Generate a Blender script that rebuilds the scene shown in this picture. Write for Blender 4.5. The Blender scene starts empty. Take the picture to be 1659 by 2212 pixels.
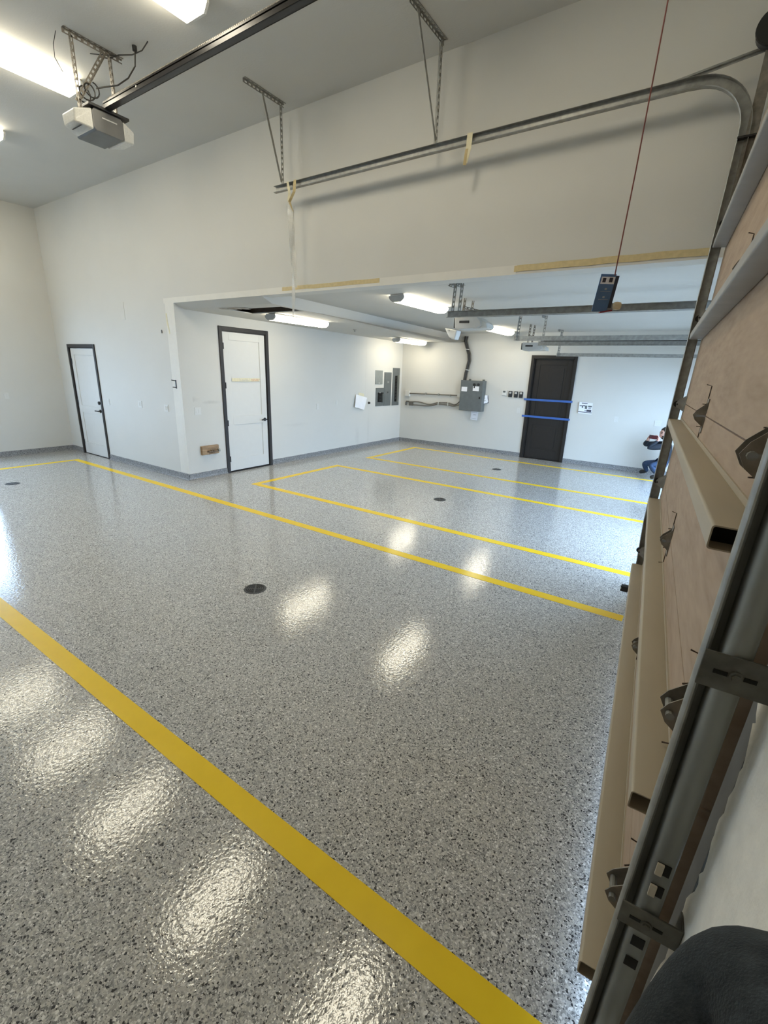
import bpy, bmesh, math, random
from mathutils import Vector, Matrix
random.seed(7)
C = bpy.context.scene.collection
scn = bpy.context.scene
PI = math.pi

# ------------------------------------------------------------------ camera, world, exposure
YAW, PITCH, ROLL = math.radians(33.74966), math.radians(17.33582), math.radians(2.12877)
FPX, WPX, HPX = 980.56, 1659.0, 2212.0
EYE = Vector((0, 0, 1.9))
def cam_axes():
    fw = Vector((-math.sin(YAW), math.cos(YAW), 0)); rt = Vector((math.cos(YAW), math.sin(YAW), 0)); up = Vector((0, 0, 1))
    f2 = fw*math.cos(PITCH) - up*math.sin(PITCH); u2 = up*math.cos(PITCH) + fw*math.sin(PITCH)
    return rt*math.cos(ROLL) + u2*math.sin(ROLL), u2*math.cos(ROLL) - rt*math.sin(ROLL), f2
_r, _u, _f = cam_axes()
cam_d = bpy.data.cameras.new('camera'); cam = bpy.data.objects.new('camera', cam_d); C.objects.link(cam)
cam.matrix_world = Matrix((( _r.x, _u.x, -_f.x, EYE.x), (_r.y, _u.y, -_f.y, EYE.y), (_r.z, _u.z, -_f.z, EYE.z), (0, 0, 0, 1)))
cam_d.sensor_fit = 'VERTICAL'; cam_d.sensor_height = 24.0; cam_d.lens = FPX/HPX*24.0; cam_d.clip_start = 0.01
scn.camera = cam
scn.view_settings.view_transform = 'Standard'; scn.view_settings.look = 'None'
scn.view_settings.gamma = 1.0; scn.view_settings.use_curve_mapping = False
scn.view_settings.exposure = 1.14

SKY = 6.7            # daylight outside
LED_HIGH, LED_LOW = 9.5, 8.5
LED_COL = (1.0, 0.92, 0.725)
w = bpy.data.worlds.new('sky'); scn.world = w; w.use_nodes = True
bg = w.node_tree.nodes['Background']; bg.inputs[0].default_value = (0.48, 0.70, 1.0, 1); bg.inputs[1].default_value = SKY

# ------------------------------------------------------------------ materials
M = {}
def new_mat(name):
    m = bpy.data.materials.new(name); m.use_nodes = True
    nt = m.node_tree; b = nt.nodes['Principled BSDF']; M[name] = m
    return m, nt, b
def N(nt, kind, **kw):
    n = nt.nodes.new(kind)
    for k, v in kw.items():
        if k in n.inputs: n.inputs[k].default_value = v
        else: setattr(n, k, v)
    return n
def ramp(nt, src, stops, interp='LINEAR'):
    r = nt.nodes.new('ShaderNodeValToRGB'); e = r.color_ramp; e.interpolation = interp
    while len(e.elements) < len(stops): e.elements.new(0.5)
    for k, (p, c) in enumerate(stops):
        e.elements[k].position = p; e.elements[k].color = (c[0], c[1], c[2], 1)
    nt.links.new(src, r.inputs[0]); return r
def simple(name, col, rough=0.5, metal=0.0, var=0.06, scale=12.0, bump=0.0, bscale=60.0, spec=0.5, stretch=None, coat=0.0):
    m, nt, b = new_mat(name)
    tc = N(nt, 'ShaderNodeTexCoord'); src = tc.outputs['Object']
    if stretch:
        mp = N(nt, 'ShaderNodeMapping'); mp.inputs['Scale'].default_value = stretch
        nt.links.new(src, mp.inputs[0]); src = mp.outputs[0]
    no = N(nt, 'ShaderNodeTexNoise', Scale=scale, Detail=5.0); nt.links.new(src, no.inputs['Vector'])
    lo = tuple(max(0, c*(1-var)) for c in col); hi = tuple(min(1, c*(1+var)) for c in col)
    r = ramp(nt, no.outputs[0], [(0.3, lo), (0.7, hi)]); nt.links.new(r.outputs[0], b.inputs['Base Color'])
    b.inputs['Roughness'].default_value = rough; b.inputs['Metallic'].default_value = metal
    b.inputs['Specular IOR Level'].default_value = spec; b.inputs['Coat Weight'].default_value = coat
    if bump:
        n2 = N(nt, 'ShaderNodeTexNoise', Scale=bscale, Detail=3.0); nt.links.new(src, n2.inputs['Vector'])
        bp = N(nt, 'ShaderNodeBump', Strength=bump, Distance=0.002)
        nt.links.new(n2.outputs[0], bp.inputs['Height']); nt.links.new(bp.outputs[0], b.inputs['Normal'])
    return m
WALL = (0.64, 0.625, 0.575)
simple('wall_paint', WALL, 0.75, var=0.015, scale=1.5, bump=0.25, bscale=90)
simple('ceiling_paint', (0.575, 0.56, 0.515), 0.8, var=0.015, scale=2, bump=0.5, bscale=70)
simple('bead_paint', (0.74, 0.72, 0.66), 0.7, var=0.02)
simple('stucco', (0.74, 0.71, 0.63), 0.9, var=0.06, scale=25, bump=0.6, bscale=120)
simple('galv', (0.33, 0.33, 0.31), 0.5, 0.6, var=0.18, scale=25)
simple('bracket_dark', (0.10, 0.096, 0.08), 0.65, 0.25, var=0.3, scale=30)  # dark mottled steel of the track brackets
simple('galv_old', (0.20, 0.20, 0.18), 0.55, 0.35, var=0.25, scale=14, stretch=(1, 1, 0.3))
simple('steel_dark', (0.22, 0.20, 0.17), 0.5, 0.6, var=0.25, scale=30)
simple('jamb_steel', (0.10, 0.098, 0.09), 0.6, 0.3, var=0.2)
simple('rail_black', (0.018, 0.016, 0.016), 0.28, 0.3, var=0.2)
simple('black', (0.012, 0.012, 0.012), 0.45, var=0.1)
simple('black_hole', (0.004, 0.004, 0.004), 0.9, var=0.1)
simple('strut_tan', (0.40, 0.345, 0.255), 0.55, var=0.07, scale=8, stretch=(1, 0.2, 1))
simple('strut_bounce_grey', (0.33, 0.325, 0.31), 0.5, var=0.07, scale=8)  # strut colour with bluish floor bounce mixed in, for the upper struts
simple('bronze_trim', (0.020, 0.017, 0.016), 0.55, var=0.15)
simple('door_white', (0.66, 0.65, 0.61), 0.45, var=0.01)
simple('door_brown', (0.013, 0.0095, 0.007), 0.55, var=0.25, scale=10, stretch=(6, 6, 0.5))
simple('plastic_white', (0.68, 0.67, 0.63), 0.4, var=0.02)
simple('plastic_grey', (0.13, 0.13, 0.125), 0.45, var=0.05)
simple('plastic_lightgrey', (0.48, 0.48, 0.46), 0.45, var=0.04)
simple('panel_grey', (0.125, 0.138, 0.135), 0.5, var=0.08)
simple('panel_light', (0.25, 0.265, 0.25), 0.5, var=0.05)
simple('paper', (0.86, 0.86, 0.88), 0.8, var=0.02)
simple('ink', (0.05, 0.05, 0.07), 0.8, var=0.2)
simple('ink_light', (0.45, 0.45, 0.48), 0.8, var=0.1)
simple('tape_tan', (0.62, 0.50, 0.27), 0.75, var=0.08, scale=30)
simple('tape_pale', (0.72, 0.66, 0.46), 0.75, var=0.08, scale=30)
simple('tape_red', (0.62, 0.30, 0.20), 0.8, var=0.2)
simple('tape_blue', (0.045, 0.13, 0.42), 0.6, var=0.05)
simple('card_blue', (0.085, 0.18, 0.37), 0.45, var=0.1)
simple('card_dark', (0.02, 0.03, 0.06), 0.5, var=0.1)
simple('card_pale', (0.32, 0.37, 0.42), 0.5, var=0.1)
simple('cream', (0.72, 0.62, 0.42), 0.5, var=0.05)
simple('red_cord', (0.20, 0.055, 0.045), 0.7, var=0.2)
simple('red_plastic', (0.25, 0.02, 0.03), 0.5, var=0.1)
simple('wood_block', (0.36, 0.24, 0.14), 0.8, var=0.35, scale=25, stretch=(1, 0.25, 2), bump=0.4)
simple('jamb_wood', (0.05, 0.032, 0.022), 0.8, var=0.35, scale=14, stretch=(1, 1, 0.2))
simple('valve_metal', (0.16, 0.11, 0.07), 0.45, 0.7, var=0.4, scale=60)
simple('attic', (0.045, 0.032, 0.024), 0.9, var=0.4, scale=10)
simple('drywall_torn', (0.42, 0.38, 0.32), 0.9, var=0.35, scale=40, bump=0.7)
simple('drain_iron', (0.060, 0.063, 0.066), 0.45, 0.3, var=0.2)
simple('concrete', (0.30, 0.29, 0.275), 0.9, var=0.12, scale=3, bump=0.3)
simple('skin', (0.48, 0.27, 0.20), 0.55, var=0.08)
simple('hair', (0.012, 0.009, 0.008), 0.6, var=0.3)
simple('jacket', (0.008, 0.012, 0.019), 0.85, var=0.3, scale=30, bump=0.5)
simple('denim', (0.022, 0.045, 0.10), 0.85, var=0.3, scale=25, bump=0.4)
simple('shoe_black', (0.008, 0.008, 0.010), 0.6, var=0.2)
simple('phone_red', (0.06, 0.012, 0.014), 0.25, var=0.2)
simple('flex_grey', (0.15, 0.14, 0.12), 0.5, 0.3, var=0.1)
simple('cable_black', (0.02, 0.018, 0.016), 0.5, var=0.2)

def mat_fleece():
    m, nt, b = new_mat('fleece')
    tc = N(nt, 'ShaderNodeTexCoord'); no = N(nt, 'ShaderNodeTexNoise', Scale=60.0, Detail=6.0, Roughness=0.7)
    nt.links.new(tc.outputs['Object'], no.inputs['Vector'])
    r = ramp(nt, no.outputs[0], [(0.3, (0.014, 0.018, 0.020)), (0.55, (0.032, 0.038, 0.041)), (0.8, (0.060, 0.069, 0.074))])
    nt.links.new(r.outputs[0], b.inputs['Base Color']); b.inputs['Roughness'].default_value = 0.95
    b.inputs['Specular IOR Level'].default_value = 0.1; b.inputs['Sheen Weight'].default_value = 0.08; b.inputs['Sheen Roughness'].default_value = 0.5
    n2 = N(nt, 'ShaderNodeTexNoise', Scale=700.0, Detail=3.0); nt.links.new(tc.outputs['Object'], n2.inputs['Vector'])
    bp = N(nt, 'ShaderNodeBump', Strength=0.6, Distance=0.0015); nt.links.new(n2.outputs[0], bp.inputs['Height']); nt.links.new(bp.outputs[0], b.inputs['Normal'])
mat_fleece()

def mat_floor():
    m, nt, b = new_mat('flake_floor')
    tc = N(nt, 'ShaderNodeTexCoord'); ob = tc.outputs['Object']
    def flakes(scale, stops, rnd=1.0):
        nz = N(nt, 'ShaderNodeTexNoise', Scale=scale*0.8, Detail=1.0)
        nt.links.new(ob, nz.inputs['Vector'])
        mx = N(nt, 'ShaderNodeMixRGB'); mx.blend_type = 'LINEAR_LIGHT'; mx.inputs[0].default_value = 0.35/scale
        nt.links.new(ob, mx.inputs[1]); nt.links.new(nz.outputs['Color'], mx.inputs[2])
        v = N(nt, 'ShaderNodeTexVoronoi', Scale=scale); v.feature = 'F1'; v.inputs['Randomness'].default_value = rnd
        nt.links.new(mx.outputs[0], v.inputs['Vector'])
        s = N(nt, 'ShaderNodeSeparateColor'); nt.links.new(v.outputs['Color'], s.inputs[0])
        return ramp(nt, s.outputs[0], stops, 'CONSTANT'), s
    a, s1 = flakes(145.0, [(0.0, (0.03, 0.031, 0.034)), (0.075, (0.20, 0.20, 0.195)), (0.20, (0.36, 0.35, 0.33)), (0.45, (0.46, 0.45, 0.425)),
                          (0.68, (0.54, 0.525, 0.48)), (0.84, (0.62, 0.61, 0.58)), (0.93, (0.80, 0.79, 0.76))])
    c, s2 = flakes(260.0, [(0.0, (0.035, 0.035, 0.038)), (0.10, (0.27, 0.27, 0.265)), (0.42, (0.45, 0.44, 0.42)), (0.72, (0.55, 0.54, 0.51)), (0.90, (0.78, 0.77, 0.74))])
    mx = N(nt, 'ShaderNodeMixRGB'); gt = N(nt, 'ShaderNodeMath', operation='GREATER_THAN'); gt.inputs[1].default_value = 0.55
    nt.links.new(s1.outputs[1], gt.inputs[0]); nt.links.new(gt.outputs[0], mx.inputs[0])
    nt.links.new(a.outputs[0], mx.inputs[1]); nt.links.new(c.outputs[0], mx.inputs[2])
    nt.links.new(mx.outputs[0], b.inputs['Base Color'])
    b.inputs['Roughness'].default_value = 0.55; b.inputs['Specular IOR Level'].default_value = 0.2
    b.inputs['Coat Weight'].default_value = 1.0; b.inputs['Coat Roughness'].default_value = 0.075; b.inputs['Coat IOR'].default_value = 1.5
    n1 = N(nt, 'ShaderNodeTexNoise', Scale=55.0, Detail=2.0); nt.links.new(ob, n1.inputs['Vector'])
    bp = N(nt, 'ShaderNodeBump', Strength=0.28, Distance=0.0035); nt.links.new(n1.outputs[0], bp.inputs['Height'])
    nt.links.new(bp.outputs[0], b.inputs['Coat Normal'])
mat_floor()
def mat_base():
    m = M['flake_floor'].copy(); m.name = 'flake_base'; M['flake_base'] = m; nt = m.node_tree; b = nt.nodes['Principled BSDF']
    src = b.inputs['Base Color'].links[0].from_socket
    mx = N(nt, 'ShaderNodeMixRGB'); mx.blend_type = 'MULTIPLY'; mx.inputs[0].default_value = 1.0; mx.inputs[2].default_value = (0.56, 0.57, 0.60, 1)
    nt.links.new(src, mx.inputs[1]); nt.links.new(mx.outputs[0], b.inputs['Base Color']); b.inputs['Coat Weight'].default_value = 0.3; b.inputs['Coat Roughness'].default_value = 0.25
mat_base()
def mat_yellow():
    m, nt, b = new_mat('yellow_paint')
    tc = N(nt, 'ShaderNodeTexCoord'); no = N(nt, 'ShaderNodeTexNoise', Scale=9.0, Detail=4.0); nt.links.new(tc.outputs['Object'], no.inputs['Vector'])
    r = ramp(nt, no.outputs[0], [(0.3, (0.84, 0.565, 0.012)), (0.7, (0.88, 0.60, 0.015))]); nt.links.new(r.outputs[0], b.inputs['Base Color'])
    b.inputs['Roughness'].default_value = 0.5; b.inputs['Specular IOR Level'].default_value = 0.2; b.inputs['Coat Weight'].default_value = 0.3; b.inputs['Coat Roughness'].default_value = 0.14
    n1 = N(nt, 'ShaderNodeTexNoise', Scale=55.0, Detail=2.0); nt.links.new(tc.outputs['Object'], n1.inputs['Vector'])
    bp = N(nt, 'ShaderNodeBump', Strength=0.12, Distance=0.002); nt.links.new(n1.outputs[0], bp.inputs['Height']); nt.links.new(bp.outputs[0], b.inputs['Coat Normal'])
mat_yellow()
def mat_plywood():
    m, nt, b = new_mat('plywood')
    tc = N(nt, 'ShaderNodeTexCoord'); mp = N(nt, 'ShaderNodeMapping'); mp.inputs['Scale'].default_value = (1, 0.28, 1.6)
    nt.links.new(tc.outputs['Object'], mp.inputs[0])
    n0 = N(nt, 'ShaderNodeTexNoise', Scale=2.2, Detail=2.0); nt.links.new(mp.outputs[0], n0.inputs['Vector'])
    mul = N(nt, 'ShaderNodeMath', operation='MULTIPLY'); mul.inputs[1].default_value = 14.0; nt.links.new(n0.outputs[0], mul.inputs[0])
    fr = N(nt, 'ShaderNodeMath', operation='PINGPONG'); fr.inputs[1].default_value = 1.0; nt.links.new(mul.outputs[0], fr.inputs[0])
    n1 = N(nt, 'ShaderNodeTexNoise', Scale=30.0, Detail=6.0); nt.links.new(mp.outputs[0], n1.inputs['Vector'])
    ad = N(nt, 'ShaderNodeMath', operation='MULTIPLY_ADD'); ad.inputs[1].default_value = 0.35; nt.links.new(fr.outputs[0], ad.inputs[0]); nt.links.new(n1.outputs[0], ad.inputs[2])
    r = ramp(nt, ad.outputs[0], [(0.25, (0.30, 0.208, 0.140)), (0.6, (0.36, 0.262, 0.182)), (1.0, (0.41, 0.305, 0.218))])
    nt.links.new(r.outputs[0], b.inputs['Base Color']); b.inputs['Roughness'].default_value = 0.7
mat_plywood()
def mat_lens(name, strength, bands):
    m = bpy.data.materials.new(name); m.use_nodes = True; nt = m.node_tree; nt.nodes.clear(); M[name] = m
    out = N(nt, 'ShaderNodeOutputMaterial'); em = N(nt, 'ShaderNodeEmission'); em.inputs[0].default_value = LED_COL + (1,); em.inputs[1].default_value = strength
    nt.links.new(em.outputs[0], out.inputs[0])
    tc = N(nt, 'ShaderNodeTexCoord'); sp = N(nt, 'ShaderNodeSeparateXYZ'); nt.links.new(tc.outputs['Object'], sp.inputs[0])
    ab = N(nt, 'ShaderNodeMath', operation='ABSOLUTE'); nt.links.new(sp.outputs[0], ab.inputs[0])
    mr = N(nt, 'ShaderNodeMapRange'); mr.inputs[1].default_value = 0.0; mr.inputs[2].default_value = bands
    mr.inputs[3].default_value = strength*0.6; mr.inputs[4].default_value = strength*1.15
    nt.links.new(ab.outputs[0], mr.inputs[0]); nt.links.new(mr.outputs[0], em.inputs[1])
mat_lens('lens_high', LED_HIGH, 0.08); mat_lens('lens_low', LED_LOW, 0.06)
def mat_mix_transparent(name, col, fac, rough):
    m = bpy.data.materials.new(name); m.use_nodes = True; nt = m.node_tree; b = nt.nodes['Principled BSDF']; M[name] = m
    b.inputs['Base Color'].default_value = col + (1,); b.inputs['Roughness'].default_value = rough
    tr = N(nt, 'ShaderNodeBsdfTransparent'); mx = N(nt, 'ShaderNodeMixShader')
    no = N(nt, 'ShaderNodeTexNoise', Scale=14.0, Detail=2.0); mr = N(nt, 'ShaderNodeMapRange')
    mr.inputs[3].default_value = fac*0.8; mr.inputs[4].default_value = min(1, fac*1.2)
    nt.links.new(no.outputs[0], mr.inputs[0]); nt.links.new(mr.outputs[0], mx.inputs[0])
    nt.links.new(tr.outputs[0], mx.inputs[1]); nt.links.new(b.outputs[0], mx.inputs[2]); nt.links.new(mx.outputs[0], nt.nodes['Material Output'].inputs[0])
mat_mix_transparent('window_glass', (0.9, 0.95, 1.0), 0.10, 0.02)
mat_mix_transparent('film_clear', (0.80, 0.80, 0.77), 0.38, 0.2)
mat_mix_transparent('lens_frost', (0.74, 0.73, 0.68), 0.72, 0.35)

def mat_stained_wall(name, spots):
    """wall paint with smudges of their own: spots = (x, y, z, radius_y, radius_z, amount)"""
    m = M['wall_paint'].copy(); m.name = name; M[name] = m; nt = m.node_tree; b = nt.nodes['Principled BSDF']
    src = b.inputs['Base Color'].links[0].from_socket
    tc = N(nt, 'ShaderNodeTexCoord'); no = N(nt, 'ShaderNodeTexNoise', Scale=14.0, Detail=6.0); nt.links.new(tc.outputs['Object'], no.inputs['Vector'])
    for (x, y, z, ry, rz, amt) in spots:
        mp = N(nt, 'ShaderNodeMapping'); mp.vector_type = 'POINT'
        mp.inputs['Location'].default_value = (0, -y/ry, -z/rz); mp.inputs['Scale'].default_value = (0, 1/ry, 1/rz)
        nt.links.new(tc.outputs['Object'], mp.inputs[0])
        ln = N(nt, 'ShaderNodeVectorMath', operation='LENGTH'); nt.links.new(mp.outputs[0], ln.inputs[0])
        ad = N(nt, 'ShaderNodeMath', operation='ADD'); nt.links.new(ln.outputs['Value'], ad.inputs[0]); nt.links.new(no.outputs[0], ad.inputs[1])
        mr = N(nt, 'ShaderNodeMapRange'); mr.inputs[1].default_value = 0.55; mr.inputs[2].default_value = 1.5; mr.inputs[3].default_value = amt; mr.inputs[4].default_value = 0
        nt.links.new(ad.outputs[0], mr.inputs[0])
        mx = N(nt, 'ShaderNodeMixRGB'); nt.links.new(mr.outputs[0], mx.inputs[0]); nt.links.new(src, mx.inputs[1]); mx.inputs[2].default_value = (0.30, 0.29, 0.27, 1)
        src = mx.outputs[0]
    nt.links.new(src, b.inputs['Base Color'])
mat_stained_wall('wall_paint_scuffed', [(0, 4.50, 1.325, 0.16, 0.06, 0.35), (0, 4.90, 1.275, 0.22, 0.035, 0.30), (0, 9.0, 0.30, 0.10, 0.30, 0.16), (0, 9.45, 0.45, 0.05, 0.55, 0.14),
                                        (0, 9.3, 2.05, 0.03, 0.9, 0.10), (0, 6.9, 0.75, 0.5, 0.05, 0.10)])

# ------------------------------------------------------------------ mesh helpers
class MB:
    def __init__(s): s.v = []; s.f = []
    def add(s, vs, fs):
        o = len(s.v); s.v += [Vector(q) for q in vs]; s.f += [tuple(i+o for i in f) for f in fs]; return s
    def box(s, x0, x1, y0, y1, z0, z1):
        return s.add([(x0,y0,z0),(x1,y0,z0),(x1,y1,z0),(x0,y1,z0),(x0,y0,z1),(x1,y0,z1),(x1,y1,z1),(x0,y1,z1)],
                     [(3,2,1,0),(4,5,6,7),(0,1,5,4),(1,2,6,5),(2,3,7,6),(3,0,4,7)])
    def bar(s, p0, p1, a, wa, wb):
        """rectangular bar from p0 to p1; a = direction of width wa"""
        p0, p1 = Vector(p0), Vector(p1); d = (p1-p0).normalized(); a = Vector(a); a = (a - d*a.dot(d)).normalized(); b = d.cross(a)
        vs = []
        for p in (p0, p1):
            for sa, sb in ((-1,-1),(1,-1),(1,1),(-1,1)): vs.append(p + a*sa*wa/2 + b*sb*wb/2)
        return s.add(vs, [(3,2,1,0),(4,5,6,7),(0,1,5,4),(1,2,6,5),(2,3,7,6),(3,0,4,7)])
    def cyl(s, p0, p1, r0, n=14, r1=None):
        p0, p1 = Vector(p0), Vector(p1); r1 = r0 if r1 is None else r1; d = (p1-p0).normalized()
        a = d.orthogonal().normalized(); b = d.cross(a); vs = []
        for p, r in ((p0, r0), (p1, r1)):
            for k in range(n):
                t = 2*PI*k/n; vs.append(p + a*math.cos(t)*r + b*math.sin(t)*r)
        fs = [(k, (k+1) % n, n+(k+1) % n, n+k) for k in range(n)] + [tuple(range(n-1, -1, -1)), tuple(range(n, 2*n))]
        return s.add(vs, fs)
    def tube(s, path, r, n=8):
        path = [Vector(p) for p in path]; vs = []; fs = []; prev = None
        for i, p in enumerate(path):
            d = (path[min(i+1, len(path)-1)] - path[max(i-1, 0)]).normalized()
            a = d.orthogonal().normalized() if prev is None else (prev - d*prev.dot(d)).normalized()
            prev = a; b = d.cross(a); rr = r[i] if isinstance(r, (list, tuple)) else r
            for k in range(n):
                t = 2*PI*k/n; vs.append(p + a*math.cos(t)*rr + b*math.sin(t)*rr)
        for i in range(len(path)-1):
            for k in range(n): fs.append((i*n+k, i*n+(k+1) % n, (i+1)*n+(k+1) % n, (i+1)*n+k))
        fs += [tuple(range(n-1, -1, -1)), tuple(range((len(path)-1)*n, len(path)*n))]
        return s.add(vs, fs)
    def sweep(s, prof, path, side, close=True):
        """prof = 2D polygon (a along 'side', b along side x dir); swept along path"""
        path = [Vector(p) for p in path]; side = Vector(side).normalized(); n = len(prof); vs = []; fs = []
        for i, p in enumerate(path):
            d = (path[min(i+1, len(path)-1)] - path[max(i-1, 0)]).normalized()
            a = (side - d*side.dot(d)).normalized(); b = a.cross(d)
            for (x, y) in prof: vs.append(p + a*x + b*y)
        for i in range(len(path)-1):
            for k in range(n): fs.append((i*n+k, i*n+(k+1) % n, (i+1)*n+(k+1) % n, (i+1)*n+k))
        if close: fs += [tuple(range(n-1, -1, -1)), tuple(range((len(path)-1)*n, len(path)*n))]
        return s.add(vs, fs)
    def prism(s, poly, ax, lo, hi):
        """poly 2D extruded along axis ax (0,1,2); the polygon takes the other two axes in order"""
        def P(a, b, c):
            return {0: (c, a, b), 1: (a, c, b), 2: (a, b, c)}[ax]
        n = len(poly); vs = [P(a, b, lo) for a, b in poly] + [P(a, b, hi) for a, b in poly]
        return s.add(vs, [tuple(range(n-1, -1, -1)), tuple(range(n, 2*n))] + [(k, (k+1) % n, n+(k+1) % n, n+k) for k in range(n)])
    def lathe(s, c, axis, prof, n=20):
        c = Vector(c); d = Vector(axis).normalized(); a = d.orthogonal().normalized(); b = d.cross(a); vs = []; fs = []; m = len(prof)
        for k in range(n):
            t = 2*PI*k/n
            for r, h in prof: vs.append(c + d*h + (a*math.cos(t) + b*math.sin(t))*r)
        for k in range(n):
            k2 = (k+1) % n
            for j in range(m-1): fs.append((k*m+j, k2*m+j, k2*m+j+1, k*m+j+1))
        return s.add(vs, fs)
    def perf(s, p0, p1, a, b, wd=0.034, th=0.0025, pitch=0.05, slot=0.028):
        """perforated steel angle: two flanges (dirs a and b) with slots, each slot real"""
        p0, p1 = Vector(p0), Vector(p1); d = (p1-p0); L = d.length; d.normalize()
        for fd, od in ((Vector(a), Vector(b)), (Vector(b), Vector(a))):
            fd = (fd - d*fd.dot(d)).normalized(); od = (od - d*od.dot(d)); od = (od - fd*od.dot(fd)).normalized()
            e = wd*0.28
            s.bar(p0 + fd*e/2, p1 + fd*e/2, fd, e, th); s.bar(p0 + fd*(wd-e/2), p1 + fd*(wd-e/2), fd, e, th)
            t = 0.0
            while t < L:
                t2 = min(L, t + pitch - slot)
                if t2 - t > 0.002: s.bar(p0 + fd*wd/2 + d*t, p0 + fd*wd/2 + d*t2, fd, wd - 2*e + 0.001, th)
                t += pitch
        return s
    def build(s, name, mat, parent=None, smooth=False, bevel=0.0, origin=None, seg=2):
        me = bpy.data.meshes.new(name); vs = s.v
        if origin is not None: vs = [q - Vector(origin) for q in vs]
        me.from_pydata([tuple(q) for q in vs], [], s.f)
        bm = bmesh.new(); bm.from_mesh(me); bmesh.ops.recalc_face_normals(bm, faces=bm.faces); bm.to_mesh(me); bm.free()
        if smooth:
            for p in me.polygons: p.use_smooth = True
        o = bpy.data.objects.new(name, me); C.objects.link(o)
        if mat: me.materials.append(M[mat] if isinstance(mat, str) else mat)
        if parent: o.parent = parent
        if origin is not None: o.location = origin
        if bevel:
            md = o.modifiers.new('bevel', 'BEVEL'); md.width = bevel; md.segments = seg; md.limit_method = 'ANGLE'; md.angle_limit = math.radians(40)
        if smooth and not bevel:
            try: me.set_sharp_from_angle(angle=math.radians(38))
            except Exception: pass
        return o
def tag(o, label=None, cat=None, group=None, kind=None):
    if label: o['label'] = label
    if cat: o['category'] = cat
    if group: o['group'] = group
    if kind: o['kind'] = kind
    return o
def thing(name, label, cat, loc=(0, 0, 0), group=None, mw=None):
    o = bpy.data.objects.new(name, None); C.objects.link(o); o.empty_display_size = 0.05
    if mw is not None: o.matrix_world = mw
    else: o.location = loc
    return tag(o, label, cat, group)
def struct(name, mb, mat, parent=None, **k):
    o = mb.build(name, mat, parent, **k)
    if not parent: o['kind'] = 'structure'
    return o
def rnd_poly(w, h, r, n=4):
    pts = []
    for cx, cy, a0 in ((w/2-r, h/2-r, 0), (-w/2+r, h/2-r, 90), (-w/2+r, -h/2+r, 180), (w/2-r, -h/2+r, 270)):
        for k in range(n+1):
            t = math.radians(a0 + 90*k/n); pts.append((cx + r*math.cos(t), cy + r*math.sin(t)))
    return pts
def wall_mesh(a0, a1, z0, z1, t0, t1, ax, holes=()):
    """wall slab: runs along a (x if ax==1 i.e. normal y, y if ax==0), z up, thickness t0..t1, rectangular holes (a0,a1,z0,z1)"""
    A = sorted({a0, a1} | {h[0] for h in holes} | {h[1] for h in holes}); Z = sorted({z0, z1} | {h[2] for h in holes} | {h[3] for h in holes})
    A = [q for q in A if a0 <= q <= a1]; Z = [q for q in Z if z0 <= q <= z1]
    def solid(i, j):
        if not (0 <= i < len(A)-1 and 0 <= j < len(Z)-1): return False
        ca, cz = (A[i]+A[i+1])/2, (Z[j]+Z[j+1])/2
        return not any(h[0] < ca < h[1] and h[2] < cz < h[3] for h in holes)
    P = (lambda a, t, z: (a, t, z)) if ax == 1 else ((lambda a, t, z: (t, a, z)) if ax == 0 else (lambda a, t, z: (a, z, t)))
    m = MB()
    for i in range(len(A)-1):
        for j in range(len(Z)-1):
            if not solid(i, j): continue
            for t in (t0, t1): m.add([P(A[i], t, Z[j]), P(A[i+1], t, Z[j]), P(A[i+1], t, Z[j+1]), P(A[i], t, Z[j+1])], [(0, 1, 2, 3)])
            if not solid(i-1, j): m.add([P(A[i], t0, Z[j]), P(A[i], t1, Z[j]), P(A[i], t1, Z[j+1]), P(A[i], t0, Z[j+1])], [(0, 1, 2, 3)])
            if not solid(i+1, j): m.add([P(A[i+1], t0, Z[j]), P(A[i+1], t1, Z[j]), P(A[i+1], t1, Z[j+1]), P(A[i+1], t0, Z[j+1])], [(0, 1, 2, 3)])
            if not solid(i, j-1): m.add([P(A[i], t0, Z[j]), P(A[i+1], t0, Z[j]), P(A[i+1], t1, Z[j]), P(A[i], t1, Z[j])], [(0, 1, 2, 3)])
            if not solid(i, j+1): m.add([P(A[i], t0, Z[j+1]), P(A[i+1], t0, Z[j+1]), P(A[i+1], t1, Z[j+1]), P(A[i], t1, Z[j+1])], [(0, 1, 2, 3)])
    return m
def weld(o):
    bm = bmesh.new(); bm.from_mesh(o.data); bmesh.ops.remove_doubles(bm, verts=bm.verts, dist=1e-5)
    bmesh.ops.recalc_face_normals(bm, faces=bm.faces); bm.to_mesh(o.data); bm.free(); return o

# ------------------------------------------------------------------ key measures
XL, XW, XF = -11.152, -6.898, 0.30           # back wall, storeroom wall, street front
YN, YH, YF = -1.30, 4.377, 10.949            # near wall, high header wall, far wall
ZC, ZO, ZL, ZS, XS = 4.58, 2.76, 2.83, 2.615, -5.0
HT = 0.18
# garage door frame: local x = outward, y = along the door, z = up
DO = Vector((0.22027, 0.01685, 1.9)); DU = Vector((-0.0765637, 0.9970144, -0.0100149)); DV = Vector((0.0298115, 0.0123290, 0.9994795)); DN = Vector((0.9966189, 0.0762253, -0.0306665))
D0 = DO - DV*1.9
DMW = Matrix(((DN.x, DU.x, DV.x, D0.x), (DN.y, DU.y, DV.y, D0.y), (DN.z, DU.z, DV.z, D0.z), (0, 0, 0, 1)))
def dp(q, u, z): return D0 + DN*q + DU*u + DV*z

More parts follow.
